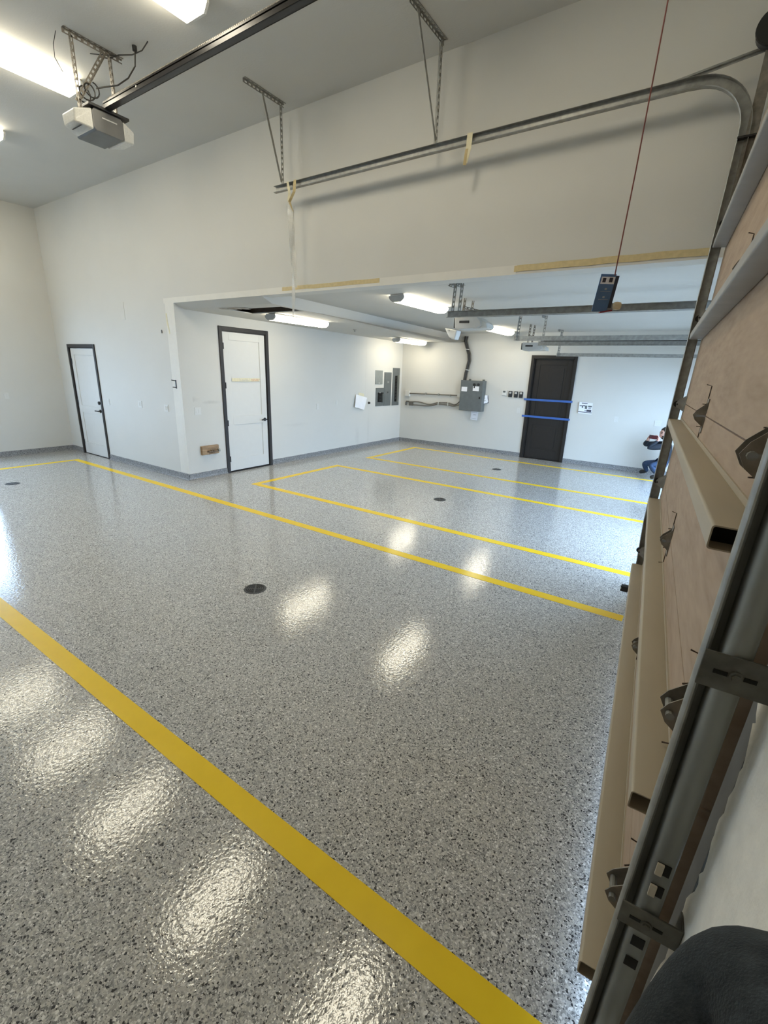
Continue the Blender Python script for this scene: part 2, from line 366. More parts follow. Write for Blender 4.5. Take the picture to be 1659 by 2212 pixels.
# ------------------------------------------------------------------ structure
floor = struct('floor', MB().box(XL-0.2, 0.55, YN-0.2, YF+1.1, -0.12, 0.0), 'flake_floor')
struct('ground', MB().box(0.55, 14, YN-0.2, 20, -0.12, -0.01), 'concrete')
struct('ground', MB().box(-26, XL-0.2, YN-0.2, 20, -0.12, -0.02), 'concrete')
D1 = (-10.605, -9.605, 0.0, 2.115)      # door openings (along, along, z, z)
D2 = (5.195, 6.150, 0.0, 2.45)
D3 = (-3.345, -2.465, 0.0, 2.285)
WIN = (1.05, 2.93, 1.0, 2.80)
ADDED_WIN = (-9.3, -6.9, 0.85, 2.25)
struct('wall_header', wall_mesh(XL-0.2, 0.55, 0, ZC, YH, YH+HT, 1, [D1, (XW, 0.56, -1, ZO)]), 'wall_paint')
struct('wall_back', wall_mesh(YN-0.2, YH+0.1, 0, ZC, XL-0.15, XL, 0, [WIN]), 'wall_paint')
struct('wall_near', wall_mesh(XL-0.2, 0.55, 0, ZC, YN-0.15, YN, 1, [ADDED_WIN]), 'wall_paint')
struct('wall_storeroom', wall_mesh(YH+HT, YF+0.1, 0, ZL, XW-0.15, XW, 0, [D2]), 'wall_paint_scuffed')
struct('wall_far', wall_mesh(XW-0.15, XF+0.15, 0, ZL, YF, YF+0.15, 1, [D3]), 'wall_paint')
struct('wall_light_block', wall_mesh(XL-0.2, XW-0.15, 0, ZL, YH+0.9, YH+1.0, 1), 'wall_paint')  # backing walls added behind the doors to block sky light
struct('wall_light_block', wall_mesh(YH+HT, YF+0.1, 0, ZL, XW-1.3, XW-1.2, 0), 'wall_paint')
struct('wall_light_block', wall_mesh(XW-0.15, XF+0.15, 0, ZL, YF+1.0, YF+1.1, 1), 'wall_paint')
struct('ceiling', MB().box(XL-0.2, XW-0.15, YH+HT, YF+1.1, ZL, ZL+0.1).box(XW-0.15, XF+0.15, YF+0.15, YF+1.1, ZL, ZL+0.1), 'ceiling_paint')  # lid over the added backing walls, closing off the sky
struct('wall_front', wall_mesh(YH+0.02, YF+0.15, 0, ZL, XF, XF+0.15, 0, [(4.95, 7.05, -1, 2.1), (8.2, 10.3, -1, 2.1)]), 'wall_paint')
struct('ceiling', MB().box(XL-0.2, 0.6, YN-0.2, YH+0.18, ZC, ZC+0.1), 'ceiling_paint')
struct('ceiling', MB().box(-5.6, 0.6, YH+HT, YF+0.15, ZL, ZL+0.1), 'ceiling_paint')
HOLE = (-6.20, -5.06, 4.82, 5.28)
def sz(y): return 2.69 - (y-4.557)*0.0105
def sx(y): return -4.95 - (y-4.557)*0.086
ys = [YH+HT, HOLE[2], HOLE[3], 8.0, YF]; m = MB()
for i in range(4):
    ya, yb = ys[i], ys[i+1]
    xs = [(XW, XW), (HOLE[0], HOLE[0]), (HOLE[1], HOLE[1]), (sx(ya), sx(yb))]
    for j in range(3):
        if i == 1 and j == 1: continue
        (a0, b0), (a1, b1) = xs[j], xs[j+1]
        m.add([(a0, ya, sz(ya)), (a1, ya, sz(ya)), (b1, yb, sz(yb)), (b0, yb, sz(yb))], [(0, 1, 2, 3)])
    m.add([(sx(ya), ya, sz(ya)), (sx(yb), yb, sz(yb)), (sx(yb), yb, ZL+0.1), (sx(ya), ya, ZL+0.1)], [(0, 1, 2, 3)])
    m.add([(XW, ya, ZL+0.1), (sx(ya), ya, ZL+0.1), (sx(yb), yb, ZL+0.1), (XW, yb, ZL+0.1)], [(0, 1, 2, 3)])
ya = YH+HT; m.add([(XW, ya, sz(ya)), (sx(ya), ya, sz(ya)), (sx(ya), ya, ZL+0.1), (XW, ya, ZL+0.1)], [(0, 1, 2, 3)])
h0, h1, h2, h3 = HOLE; e = 0.014
for (p, q) in (((h0, h2), (h1, h2)), ((h1, h2), (h1, h3)), ((h1, h3), (h0, h3)), ((h0, h3), (h0, h2))):
    m.add([(*p, sz(p[1])), (*q, sz(q[1])), (*q, sz(q[1])+e), (*p, sz(p[1])+e)], [(0, 1, 2, 3)])
so = struct('ceiling', m, 'ceiling_paint')
struct('attic_lid', MB().box(HOLE[0]-0.3, HOLE[1]-0.02, HOLE[2]-0.2, HOLE[3]+0.35, ZL+0.06, ZL+0.08).box(HOLE[0]-0.3, HOLE[0]-0.28, HOLE[2]-0.2, HOLE[3]+0.35, sz(5)+0.015, ZL+0.06).box(HOLE[0]-0.3, HOLE[1]-0.08, HOLE[3]+0.33, HOLE[3]+0.35, sz(5)+0.015, ZL+0.06), 'attic', so)
struct('joist', MB().box(HOLE[0]-0.1, HOLE[1]-0.01, HOLE[3]+0.005, HOLE[3]+0.045, sz(5)+0.016, ZL+0.05), 'attic', so)
for k in range(4):   # torn drywall paper round the hole
    x = HOLE[0] + 0.02 + k*0.12; y = HOLE[2] - 0.20 + 0.030*k + 0.02*math.sin(k*2.3); z = sz(y)-0.001
    struct('torn_paper', MB().add([(x, y, z), (x+0.15, y-0.02, z-0.003), (x+0.17, y+0.08, z-0.020), (x+0.02, y+0.06, z-0.010)], [(0, 1, 2, 3)]), 'drywall_torn', so)
weld(so)
# lighter corner bead along the opening
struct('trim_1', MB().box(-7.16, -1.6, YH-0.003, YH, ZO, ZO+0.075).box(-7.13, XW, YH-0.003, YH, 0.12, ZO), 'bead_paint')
# street front wall of the tall bay, standing with its door
edge = []; z = 0.0
random.seed(11)
while z < 4.62:
    edge.append((0.722 + 0.010*math.sin(z*9.1) + 0.006*math.sin(z*31) + random.uniform(-0.006, 0.006) + (0.008 if random.random() < 0.15 else 0), z)); z += random.uniform(0.006, 0.03)
edge.append((0.725, 4.7))
pier = MB().prism([(-1.7, 0.0)] + edge + [(-1.7, 4.7)], 0, 0.0, 0.18)
o = struct('wall_street', pier, 'stucco'); o.matrix_world = DMW
fr = MB().box(0.05, 0.2, 0.76, 0.90, 0, 3.5).box(0.05, 0.2, 4.26, 4.42, 0, 3.5).box(0.05, 0.2, 0.7, 4.42, 3.45, 4.7)
o = struct('trim_2', MB().box(0.045, 0.17, 0.78, 0.92, 0.0, 3.45), 'jamb_wood'); o.matrix_world = DMW
o = struct('wall_street', MB().box(0.048, 0.2, 4.21, 4.50, 0.0, 3.42).box(0.048, 0.2, 0.70, 4.50, 3.42, 4.7), 'wall_paint'); o.matrix_world = DMW
o = struct('trim_3', MB().box(0.004, 0.05, 0.730, 0.778, 0.0, 3.45), 'jamb_steel'); o.matrix_world = DMW

# window in the back wall (its glare lies on the floor)
wn = thing('window_1', None, None, (XL-0.07, 0, 0)); wn['kind'] = 'structure'
f = MB(); y0, y1, z0, z1 = WIN
f.box(-0.05, 0.05, y0, y0+0.05, z0, z1).box(-0.05, 0.05, y1-0.05, y1, z0, z1).box(-0.05, 0.05, y0, y1, z0, z0+0.05).box(-0.05, 0.05, y0, y1, z1-0.05, z1)
mul = [y0 + (y1-y0)*k/3 for k in range(4)]
for q in mul[1:3]: f.box(-0.03, 0.03, q-0.025, q+0.025, z0, z1)
f.build('window_frame', 'plastic_white', wn)
for a, b in zip(mul[:-1], mul[1:]):
    MB().box(-0.004, 0.004, a+0.025, b-0.025, z0+0.05, z1-0.05).build('pane', 'window_glass', wn)

w2 = thing('added_window', None, None, (0, YN-0.07, 0)); w2['kind'] = 'structure'  # unseen window, added to wash the lower header wall with daylight
a0, a1, z0, z1 = ADDED_WIN; f = MB()
f.box(a0, a0+0.05, -0.05, 0.05, z0, z1).box(a1-0.05, a1, -0.05, 0.05, z0, z1).box(a0, a1, -0.05, 0.05, z0, z0+0.05).box(a0, a1, -0.05, 0.05, z1-0.05, z1)
mul = [a0 + (a1-a0)*k/3 for k in range(4)]
for q in mul[1:3]: f.box(q-0.025, q+0.025, -0.03, 0.03, z0, z1)
f.build('window_frame', 'plastic_white', w2)
for a, b in zip(mul[:-1], mul[1:]):
    MB().box(a+0.025, b-0.025, -0.004, 0.004, z0+0.05, z1-0.05).build('pane', 'window_glass', w2)
struct('ground', MB().box(-26, 14, -24, YN-0.2, -0.12, -0.02), 'concrete')
struct('trim_4', MB().prism([(YH+0.001, ZO), (YH+HT, sz(YH+HT)), (YH+HT, ZO)], 0, XW, sx(YH+HT)), 'ceiling_paint')

# cove bases in floor flakes
BZ, BT = 0.105, 0.012
cove = [(0, 0), (0.045, 0), (0.028, 0.006), (0.016, 0.02), (0.012, 0.04), (0.012, BZ-0.004), (0.009, BZ), (0, BZ)]
def base(name, p0, p1, inward):
    m = MB(); d = (Vector(p1)-Vector(p0)).normalized(); a = Vector(inward); n = len(cove); vs = []
    for p in (p0, p1):
        for x, y in cove: vs.append(Vector(p) + a*x + Vector((0, 0, y)))
    m.add(vs, [tuple(range(n-1, -1, -1)), tuple(range(n, 2*n))] + [(k, (k+1) % n, n+(k+1) % n, n+k) for k in range(n)])
    return struct(name, m, 'flake_base')
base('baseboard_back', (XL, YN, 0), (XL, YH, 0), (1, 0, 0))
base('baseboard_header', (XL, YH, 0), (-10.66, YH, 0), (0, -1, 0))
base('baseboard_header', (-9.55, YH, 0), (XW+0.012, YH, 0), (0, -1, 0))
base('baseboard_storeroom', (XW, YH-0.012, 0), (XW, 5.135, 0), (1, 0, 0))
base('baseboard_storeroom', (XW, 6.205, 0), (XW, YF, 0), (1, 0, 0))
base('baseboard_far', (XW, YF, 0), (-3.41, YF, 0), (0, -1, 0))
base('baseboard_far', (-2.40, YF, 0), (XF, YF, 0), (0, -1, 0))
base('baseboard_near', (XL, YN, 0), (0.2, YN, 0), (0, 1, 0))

# ------------------------------------------------------------------ painted floor lines
LW = 0.055
def line_rect(name, label, segs):
    t = thing(name, label, 'floor marking')
    for x0, x1, y0, y1 in segs: MB().box(x0, x1, y0, y1, 0.0002, 0.0016).build('painted_stripe', 'yellow_paint', t)
YA, YD, XA = 3.915, 0.970, -9.95
line_rect('parking_line', 'yellow painted parking outline of the tall bay, largest and nearest to the camera',
          [(XA+LW, -0.19, YA-LW, YA+LW), (XA-LW, XA+LW, YD-LW, YA+LW), (XA+LW, 0.07, YD-LW, YD+LW)])
line_rect('parking_line', 'yellow painted parking outline in the middle, starting before the white storeroom door',
          [(-5.86, -0.02, 4.89, 5.00), (-5.97, -5.86, 4.89, 7.125), (-5.86, -0.02, 7.015, 7.125)])
line_rect('parking_line', 'yellow painted parking outline nearest the far wall with the dark door',
          [(-5.91, -0.02, 8.175, 8.285), (-6.02, -5.91, 8.175, 10.315), (-5.91, -0.02, 10.205, 10.315)])

# floor drains
def drain(x, y, rot, label):
    t = thing('floor_drain', label, 'drain', (x, y, 0), 'round floor drains'); t.rotation_euler.z = rot
    R = 0.098
    MB().cyl((0, 0, 0.0003), (0, 0, 0.0012), R-0.004, 40).build('basin', 'black_hole', t)
    MB().lathe((0, 0, 0), (0, 0, 1), [(R-0.012, 0.0006), (R-0.012, 0.004), (R-0.003, 0.004), (R, 0.0006)], 40).build('rim', 'drain_iron', t)
    g = MB()
    for k in range(5):
        r = 0.078 - k*0.0155; g.lathe((0, 0, 0), (0, 0, 1), [(r, 0.001), (r, 0.0036), (r+0.0068, 0.0036), (r+0.0068, 0.001)], 36)
    g.box(-0.088, 0.088, -0.007, 0.007, 0.001, 0.0042).box(-0.006, 0.006, -0.088, 0.088, 0.001, 0.0039).cyl((0, 0, 0.001), (0, 0, 0.0045), 0.012, 16)
    for sx, sy in ((1, 1), (-1, 1)): g.bar((-0.085*sx, -0.02*sy, 0.0022), (0.085*sx, 0.02*sy, 0.0022), (0, 0, 1), 0.0025, 0.004)
    g.build('grate', 'drain_iron', t)
drain(-2.959, 2.408, 0.75, 'round dark iron floor drain in the tall bay, the nearest drain')
drain(-8.643, 2.456, 0.2, 'round dark floor drain at the left edge, near the corner by the narrow white door')
drain(-3.087, 6.178, 0.5, 'round dark floor drain inside the middle yellow outline')
drain(-3.273, 9.089, 0.1, 'round dark floor drain inside the farthest yellow outline')

# ------------------------------------------------------------------ doors
def panel_door(t, w0, w1, z0, z1, face, sgn, axis, mat, panels, bevel_w, raised=False):
    """slab with recessed panels; axis 1: runs along x, faces y; axis 0: runs along y, faces x. face = front plane, sgn = outward direction"""
    def P(a, d, z): return (a, face + sgn*d, z) if axis == 1 else (face + sgn*d, a, z)
    def bx(m, a0, a1, d0, d1, zz0, zz1):
        vs = [P(a, d, z) for z in (zz0, zz1) for d in (d0, d1) for a in (a0, a1)]
        m.add(vs, [(0, 1, 3, 2), (4, 5, 7, 6), (0, 1, 5, 4), (2, 3, 7, 6), (0, 2, 6, 4), (1, 3, 7, 5)])
    sw = bevel_w; cuts = panels
    m = MB(); bx(m, w0, w0+sw, -0.04, 0, z0, z1); m.build('stile', mat, t, bevel=0.0015)
    m = MB(); bx(m, w1-sw, w1, -0.04, 0, z0, z1); m.build('stile', mat, t, bevel=0.0015)
    zs = [z0] + [q for c in cuts for q in c] + [z1]
    for k in range(0, len(zs), 2):
        m = MB(); bx(m, w0+sw, w1-sw, -0.04, 0, zs[k], zs[k+1]); m.build('rail', mat, t, bevel=0.0015)
    for a, b in cuts:
        m = MB(); bx(m, w0+sw, w1-sw, -0.034, -0.012, a, b)
        if raised: bx(m, w0+sw+0.06, w1-sw-0.06, -0.02, -0.003, a+0.06, b-0.06)
        m.build('panel', mat, t, bevel=0.001)
def casing(t, a0, a1, ztop, face, sgn, axis, wd, dp_, mat, inset=0.0):
    """trim on the wall round an opening a0..a1 / ztop"""
    def P(a, d, z): return (a, face + sgn*d, z) if axis == 1 else (face + sgn*d, a, z)
    def bx(a0_, a1_, z0, z1, d0=0.0, d1=None):
        d1 = dp_ if d1 is None else d1
        m = MB(); vs = [P(a, d, z) for z in (z0, z1) for d in (d0, d1) for a in (a0_, a1_)]
        return m.add(vs, [(0, 1, 3, 2), (4, 5, 7, 6), (0, 1, 5, 4), (2, 3, 7, 6), (0, 2, 6, 4), (1, 3, 7, 5)])
    bx(a0-wd, a0+0.004, 0.0, ztop+wd).build('casing', mat, t, bevel=0.003)
    bx(a1-0.004, a1+wd, 0.0, ztop+wd).build('casing', mat, t, bevel=0.003)
    bx(a0+0.004, a1-0.004, ztop-0.004, ztop+wd).build('head_casing', mat, t, bevel=0.003)
    for q0, q1 in ((a0, a0+0.018), (a1-0.018, a1)): bx(q0, q1, 0.0, ztop, -0.12, 0.0).build('jamb', mat, t)
    bx(a0, a1, ztop-0.018, ztop, -0.12, 0.0).build('jamb', mat, t)
    bx(a0, a1, 0.001, 0.012, -0.12, 0.004).build('threshold', mat, t)
def lever(t, a, z, face, sgn, axis, away, bolt=None):
    def P(a_, d, z_): return (a_, face + sgn*d, z_) if axis == 1 else (face + sgn*d, a_, z_)
    h = MB().cyl(P(a, 0, z), P(a, 0.012, z), 0.032, 18).cyl(P(a, 0.012, z), P(a, 0.055, z), 0.011, 12).bar(P(a+0.008*-away, 0.055, z), P(a+0.115*away, 0.055, z), (0, 0, 1), 0.020, 0.014)
    h.build('lever_handle', 'black', t)
    if bolt:
        MB().cyl(P(a, 0, bolt), P(a, 0.022, bolt), 0.033, 18).bar(P(a, 0.022, bolt-0.017), P(a, 0.022, bolt+0.017), P(1, 0, 0), 0.008, 0.025).build('deadbolt', 'black', t)
def hinge_set(t, a, zs, face, sgn, axis):
    for z in zs:
        m = MB()
        P = (lambda d, dz, da=0: (a+da, face+sgn*d, z+dz)) if axis == 1 else (lambda d, dz, da=0: (face+sgn*d, a+da, z+dz))
        m.cyl(P(0.006, -0.05), P(0.006, 0.05), 0.008, 10).bar(P(0.002, -0.05, 0.008), P(0.002, 0.05, 0.008), (1, 1, 0), 0.012, 0.012)
        m.build('door_hinge', 'black', t)
# door_1: narrow white door at the left of the header wall
t = thing('door_1', None, None); t['kind'] = 'structure'
casing(t, D1[0], D1[1], D1[3], YH, -1, 1, 0.055, 0.020, 'bronze_trim')
panel_door(t, D1[0]+0.021, D1[1]-0.021, 0.016, D1[3]-0.021, YH+0.004, -1, 1, 'door_white', [(0.24, 0.86), (1.0, D1[3]-0.14)], 0.12)
lever(t, D1[1]-0.085, 0.935, YH+0.004, -1, 1, -1, bolt=1.09)
hinge_set(t, D1[0]+0.02, (0.25, 1.05, 1.85), YH, -1, 1)
# door_2: storeroom door
t = thing('door_2', None, None); t['kind'] = 'structure'
casing(t, D2[0], D2[1], D2[3], XW, 1, 0, 0.062, 0.020, 'bronze_trim')
panel_door(t, D2[0]+0.021, D2[1]-0.021, 0.030, D2[3]-0.021, XW-0.004, 1, 0, 'door_white', [(0.25, 0.86), (1.01, D2[3]-0.15)], 0.125)
lever(t, D2[1]-0.085, 0.915, XW-0.004, 1, 0, -1)
hinge_set(t, D2[0]+0.02, (0.25, 0.90, 1.55, 2.2), XW, 1, 0)
# door_3: dark door in the far wall
t = thing('door_3', None, None); t['kind'] = 'structure'
casing(t, D3[0], D3[1], D3[3], YF, -1, 1, 0.062, 0.022, 'door_brown')
panel_door(t, D3[0]+0.021, D3[1]-0.021, 0.016, D3[3]-0.021, YF+0.05, -1, 1, 'door_brown', [(0.22, 0.80), (0.98, D3[3]-0.14)], 0.12, raised=True)
for z0, z1 in ((1.345, 1.352), (0.965, 0.962)):
    tp = MB(); tp.add([(-3.47, YF-0.024, z0+0.045), (-2.375, YF-0.024, z1+0.045), (-2.375, YF-0.024, z1), (-3.47, YF-0.024, z0),
                       (-3.47, YF-0.0225, z0+0.045), (-2.375, YF-0.0225, z1+0.045), (-2.375, YF-0.0225, z1), (-3.47, YF-0.0225, z0)],
                      [(0, 1, 2, 3), (7, 6, 5, 4), (0, 1, 5, 4), (3, 2, 6, 7), (1, 2, 6, 5), (0, 3, 7, 4)])
    o = tp.build('masking_tape', 'tape_blue')
    tag(o, 'upper strip of blue painter tape stretched across the dark door' if z0 > 1.1 else 'lower strip of blue painter tape stretched across the dark door', 'tape', 'blue tape on the dark door')

# ------------------------------------------------------------------ ceiling light fixtures
def fixture(x, y0, y1, ztop, width, drop, mat, label, group, kind):
    yc = (y0+y1)/2
    t = thing('ceiling_light', label, 'light', (x, yc, ztop), group); L = (y1-y0)/2; hw = width/2
    MB().box(-hw*0.92, hw*0.92, -L, L, -0.025, 0.0).build('housing', 'plastic_white', t, bevel=0.003)
    if kind == 'high':
        prof = [(-hw, -0.02), (-hw, -drop*0.45), (-hw*0.72, -drop), (hw*0.72, -drop), (hw, -drop*0.45), (hw, -0.02)]
    else:
        prof = [(-hw, -0.02), (-hw, -drop*0.4), (-hw*0.86, -drop*0.72), (-hw*0.5, -drop), (hw*0.5, -drop), (hw*0.86, -drop*0.72), (hw, -drop*0.4), (hw, -0.02)]
    MB().prism(prof, 1, -L+0.012, L-0.012).build('diffuser', mat, t)
    cap = [(a*1.03, b*1.02) for a, b in prof]
    for s in (-1, 1):
        MB().prism(cap, 1, s*L-0.012, s*L+0.012).build('end_cap', 'plastic_white' if kind == 'high' else 'plastic_lightgrey', t, bevel=0.002)  # low room caps greyed: their unlit shade is put into the colour
HX = [(-1.85, 'tubular white ceiling light nearest the garage door in the tall bay'), (-3.87, 'white ceiling light at the top edge, just above the black opener rail'),
      (-5.92, 'white ceiling light at the left edge, beside the opener bracket'), (-7.95, 'white ceiling light whose tip shows at the left edge below the opener'),
      (-9.95, 'white ceiling light deepest in the tall bay near the back wall')]
for x, lb in HX: fixture(x, 1.66, 2.88, ZC, 0.30, 0.10, 'lens_high', lb, 'ceiling lights of the tall bay', 'high')
fixture(-3.47, 5.30, 6.55, ZL, 0.22, 0.09, 'lens_low', 'long ceiling light just beyond the header, left of the hanging opener', 'ceiling lights of the low room', 'low')
fixture(-3.85, 9.30, 10.55, ZL, 0.22, 0.09, 'lens_low', 'small far ceiling light to the right behind the hanging opener', 'ceiling lights of the low room', 'low')
fixture(-5.78, 5.28, 6.53, 2.672, 0.22, 0.09, 'lens_low', 'long ceiling light under the dropped ceiling next to the torn hole', 'ceiling lights of the low room', 'low')
fixture(-6.15, 9.45, 10.70, 2.625, 0.22, 0.09, 'lens_low', 'small far ceiling light under the dropped ceiling above the electrical panels', 'ceiling lights of the low room', 'low')
t = thing('sprinkler_head', 'small sprinkler head under the dropped ceiling between two lights', 'sprinkler', (-6.05, 7.75, 2.656))
MB().lathe((0, 0, 0), (0, 0, 1), [(0.001, -0.006), (0.035, -0.005), (0.038, 0.0)], 18).build('escutcheon', 'galv', t)
MB().cyl((0, 0, -0.005), (0, 0, -0.035), 0.008, 8).cyl((0, 0, -0.035), (0, 0, -0.038), 0.018, 12).build('nozzle', 'galv', t)

# ------------------------------------------------------------------ garage door of the tall bay
gd = thing('garage_door', 'tall sectional garage door of tan plywood with steel struts along the right edge', 'garage door', mw=DMW)
JO = [0.08, 0.58, 1.18, 1.78, 2.38, 2.98, 3.44]; U0, U1 = 0.84, 4.245
for a, b in zip(JO[:-1], JO[1:]):
    MB().box(0.0, 0.042, U0, U1, a+0.0025, b-0.0025).build('door_section', 'plywood', gd)
MB().box(0.006, 0.036, U0, U1, 0.060, 0.0825).build('bottom_seal', 'black', gd)
HZ = [2.845, 2.255, 1.640, 1.013, 0.434]; PR, TH = 0.080, 0.046
for k, hz in enumerate(HZ):
    u0 = 0.973 if k >= 2 else 0.90; u1 = 4.155
    z0, z1 = hz-TH/2, hz+TH/2; wt = 0.0028
    out = rnd_poly(PR, TH, 0.006, 3); inn = rnd_poly(PR-2*wt, TH-2*wt, 0.004, 3); n = len(out)
    m = MB(); vs = []
    for u in (u0, u1):
        vs += [(-PR/2 + a, u, hz + b) for a, b in out]
        vs += [(-PR/2 + a, u, hz + b) for a, b in inn]
    fs = []
    for i in range(n):
        j = (i+1) % n
        fs += [(i, j, 2*n+j, 2*n+i), (n+i, n+j, 3*n+j, 3*n+i), (i, j, n+j, n+i), (2*n+i, 2*n+j, 3*n+j, 3*n+i)]
    sm_ = 'strut_tan' if k >= 2 else 'strut_bounce_grey'; m.add(vs, fs); st = m.build('strut', sm_, gd, smooth=True)
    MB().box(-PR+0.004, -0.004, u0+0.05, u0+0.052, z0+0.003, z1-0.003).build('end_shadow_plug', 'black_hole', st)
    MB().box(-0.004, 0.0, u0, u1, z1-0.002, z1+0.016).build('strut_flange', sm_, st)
def hinge(u, z, name='section_hinge', big=False):
    s = 1.2 if big else 1.0
    m = MB()
    pl = [(0.0, -0.075), (0.0, 0.075)]
    prof = [(-0.001, z-0.07*s), (-0.006, z-0.045*s), (-0.034*s, z-0.022*s), (-0.046*s, z), (-0.036*s, z+0.02*s), (-0.008, z+0.05*s), (-0.001, z+0.07*s)]
    for du in (-0.022*s, 0.022*s):
        m.add([(q, u+du-0.0015, zz) for q, zz in prof] + [(q, u+du+0.0015, zz) for q, zz in prof],
              [tuple(range(7)), tuple(range(13, 6, -1))] + [(i, (i+1) % 7, 7+(i+1) % 7, 7+i) for i in range(7)])
    m.box(-0.004, -0.0005, u-0.03*s, u+0.03*s, z-0.075*s, z-0.012).box(-0.004, -0.0005, u-0.03*s, u+0.03*s, z+0.012, z+0.075*s)
    h = m.build(name, 'steel_dark', gd)
    MB().cyl((-0.030*s, u-0.034*s, z), (-0.030*s, u+0.034*s, z), 0.0075*s, 10).build('hinge_pin', 'galv_old', h)
    wr = MB()
    uu = u + 0.028*s + 0.012
    wr.tube([(-0.022, uu, z+0.135), (-0.002, uu, z+0.130), (-0.002, uu, z-0.130), (-0.022, uu, z-0.135)], 0.0022, 6)
    for dz in (0.05, -0.05): wr.bar((-0.001, uu, z+dz), (-0.020, uu-0.014, z+dz), (0, 0, 1), 0.003, 0.003)
    wr.build('hinge_wire', 'jamb_wood', h)
for z in JO[1:-1]: hinge(2.52, z); hinge(1.12, z, big=True)
def roller(u, z):
    m = MB().box(-0.004, 0.0, u-0.03, u+0.02, z-0.06, z+0.06)
    m.add([(-0.004, u+0.0, z-0.055), (-0.055, u+0.0, z-0.025), (-0.06, u+0.0, z+0.005), (-0.045, u+0.0, z+0.03), (-0.004, u+0.0, z+0.06),
           (-0.004, u+0.003, z-0.055), (-0.055, u+0.003, z-0.025), (-0.06, u+0.003, z+0.005), (-0.045, u+0.003, z+0.03), (-0.004, u+0.003, z+0.06)],
          [(0, 1, 2, 3, 4), (9, 8, 7, 6, 5)] + [(i, (i+1) % 5, 5+(i+1) % 5, 5+i) for i in range(5)])
    h = m.build('roller_bracket', 'galv', gd)
    MB().cyl((-0.052, u-0.02, z-0.005), (-0.052, u+0.06, z-0.005), 0.006, 8).cyl((-0.052, u+0.045, z-0.005), (-0.052, u+0.058, z-0.005), 0.022, 14).build('roller', 'black', h)
for z in JO[1:-1]: roller(4.13, z)

# near vertical track beside the camera
CH = [(-0.026, 0.0), (-0.026, 0.016), (-0.022, 0.022), (-0.0235, 0.0235), (-0.0285, 0.017), (-0.0285, -0.0025), (0.0285, -0.0025), (0.0285, 0.017), (0.0235, 0.0235), (0.022, 0.022), (0.026, 0.016), (0.026, 0.0)]
nt_ = thing('vertical_track', 'worn galvanized vertical door track close to the camera at the right edge', 'track', mw=DMW)
def track_poly(outer, z0, z1):
    n = len(outer); return MB().add([(a, b, z0) for a, b in outer] + [(a, b, z1) for a, b in outer], [(k, (k+1) % n, n+(k+1) % n, n+k) for k in range(n)] + [tuple(range(n)), tuple(range(2*n-1, n-1, -1))])
face = [(-0.032, 0.742), (-0.032, 0.704)] + [(-0.049 + 0.0165*math.cos(a), 0.704 + 0.013*math.sin(a)) for a in [-PI*k/8 for k in range(9)]] + [(-0.0655, 0.742), (-0.0625, 0.742), (-0.0625, 0.704), (-0.035, 0.704), (-0.035, 0.742)]
track_poly(face, 0.02, 3.3).build('track_channel', 'galv_old', nt_, smooth=True)
track_poly([(-0.079, 0.745), (-0.079, 0.735), (-0.0655, 0.735), (-0.0655, 0.745)], 0.02, 3.3).build('groove', 'galv_old', nt_)
lip = [(-0.0825 + 0.0055*math.cos(a), 0.722 + 0.010*math.sin(a)) for a in [2*PI*k/14 for k in range(14)]]
track_poly(lip, 0.02, 3.3).build('rolled_lip', 'galv', nt_, smooth=True)
track_poly([(-0.0805, 0.748), (-0.0805, 0.728), (-0.078, 0.728), (-0.078, 0.748)], 0.02, 3.3).build('lip_web', 'galv_old', nt_)
def bracket(z, zw):
    m = MB().box(-0.089, -0.001, 0.684, 0.688, z-zw/2, z+zw/2).box(-0.004, -0.001, 0.688, 0.72, z-zw/2, z+zw/2)
    b = m.build('wall_bracket', 'bracket_dark', nt_, bevel=0.001)
    for q0, q1 in ((-0.074, -0.058), (-0.040, -0.026)): MB().box(q0, q1, 0.6830, 0.6842, z-0.003, z+0.003).build('slot', 'black_hole', b)
    MB().cyl((-0.049, 0.684, z), (-0.049, 0.678, z), 0.0055, 6).cyl((-0.049, 0.684, z), (-0.049, 0.681, z), 0.008, 12).build('bolt', 'bracket_dark', b)
bracket(1.534, 0.054); bracket(1.047, 0.046); bracket(2.35, 0.065)
for z, fill in ((1.165, True), (1.118, True), (0.992, False), (0.940, False)):
    MB().box(-0.060, -0.041, 0.6895, 0.6912, z-0.011, z+0.011).build('punched_slot', 'black_hole', nt_)
    if fill: MB().box(-0.061, -0.051, 0.6855, 0.6894, z-0.012, z+0.012).build('tab', 'strut_tan', nt_, bevel=0.001)

# far track of the tall bay: vertical, bend, long horizontal run
tr = thing('overhead_track', 'long galvanized overhead door track hung along the header wall with a bend at right', 'track', (0, 0, 0))
YT = 4.20
FX = [(0.0, -0.148), (0.8, -0.176), (1.6, -0.160), (2.4, -0.142), (3.1, -0.124), (4.5, -0.095)]
def far_x(z):
    for (a, xa), (b, xb) in zip(FX[:-1], FX[1:]):
        if z <= b: return xa + (xb-xa)*(z-a)/(b-a)
    return FX[-1][1]
path = [(far_x(z), YT, z) for z in (0.05, 0.8, 1.6, 2.4, 3.1, 3.40)]
cx, cz, R = far_x(3.45)-0.315, 3.455, 0.315
for k in range(1, 12):
    a = math.radians(90*k/12); path.append((cx + R*math.cos(a), YT-0.02*k/12, cz + R*math.sin(a)))
path += [(cx-0.05, YT-0.03, cz+R), (-2.4, YT-0.04, 3.772), (-4.39, YT-0.04, 3.772)]
prof = [(0.0, -0.032), (0.036, -0.032), (0.040, -0.027), (0.036, -0.0295), (0.003, -0.0295), (0.003, 0.0295), (0.036, 0.0295), (0.040, 0.027), (0.036, 0.032), (0.0, 0.032)]
MB().sweep(prof, path, (0, -1, 0)).build('rail', 'galv', tr)
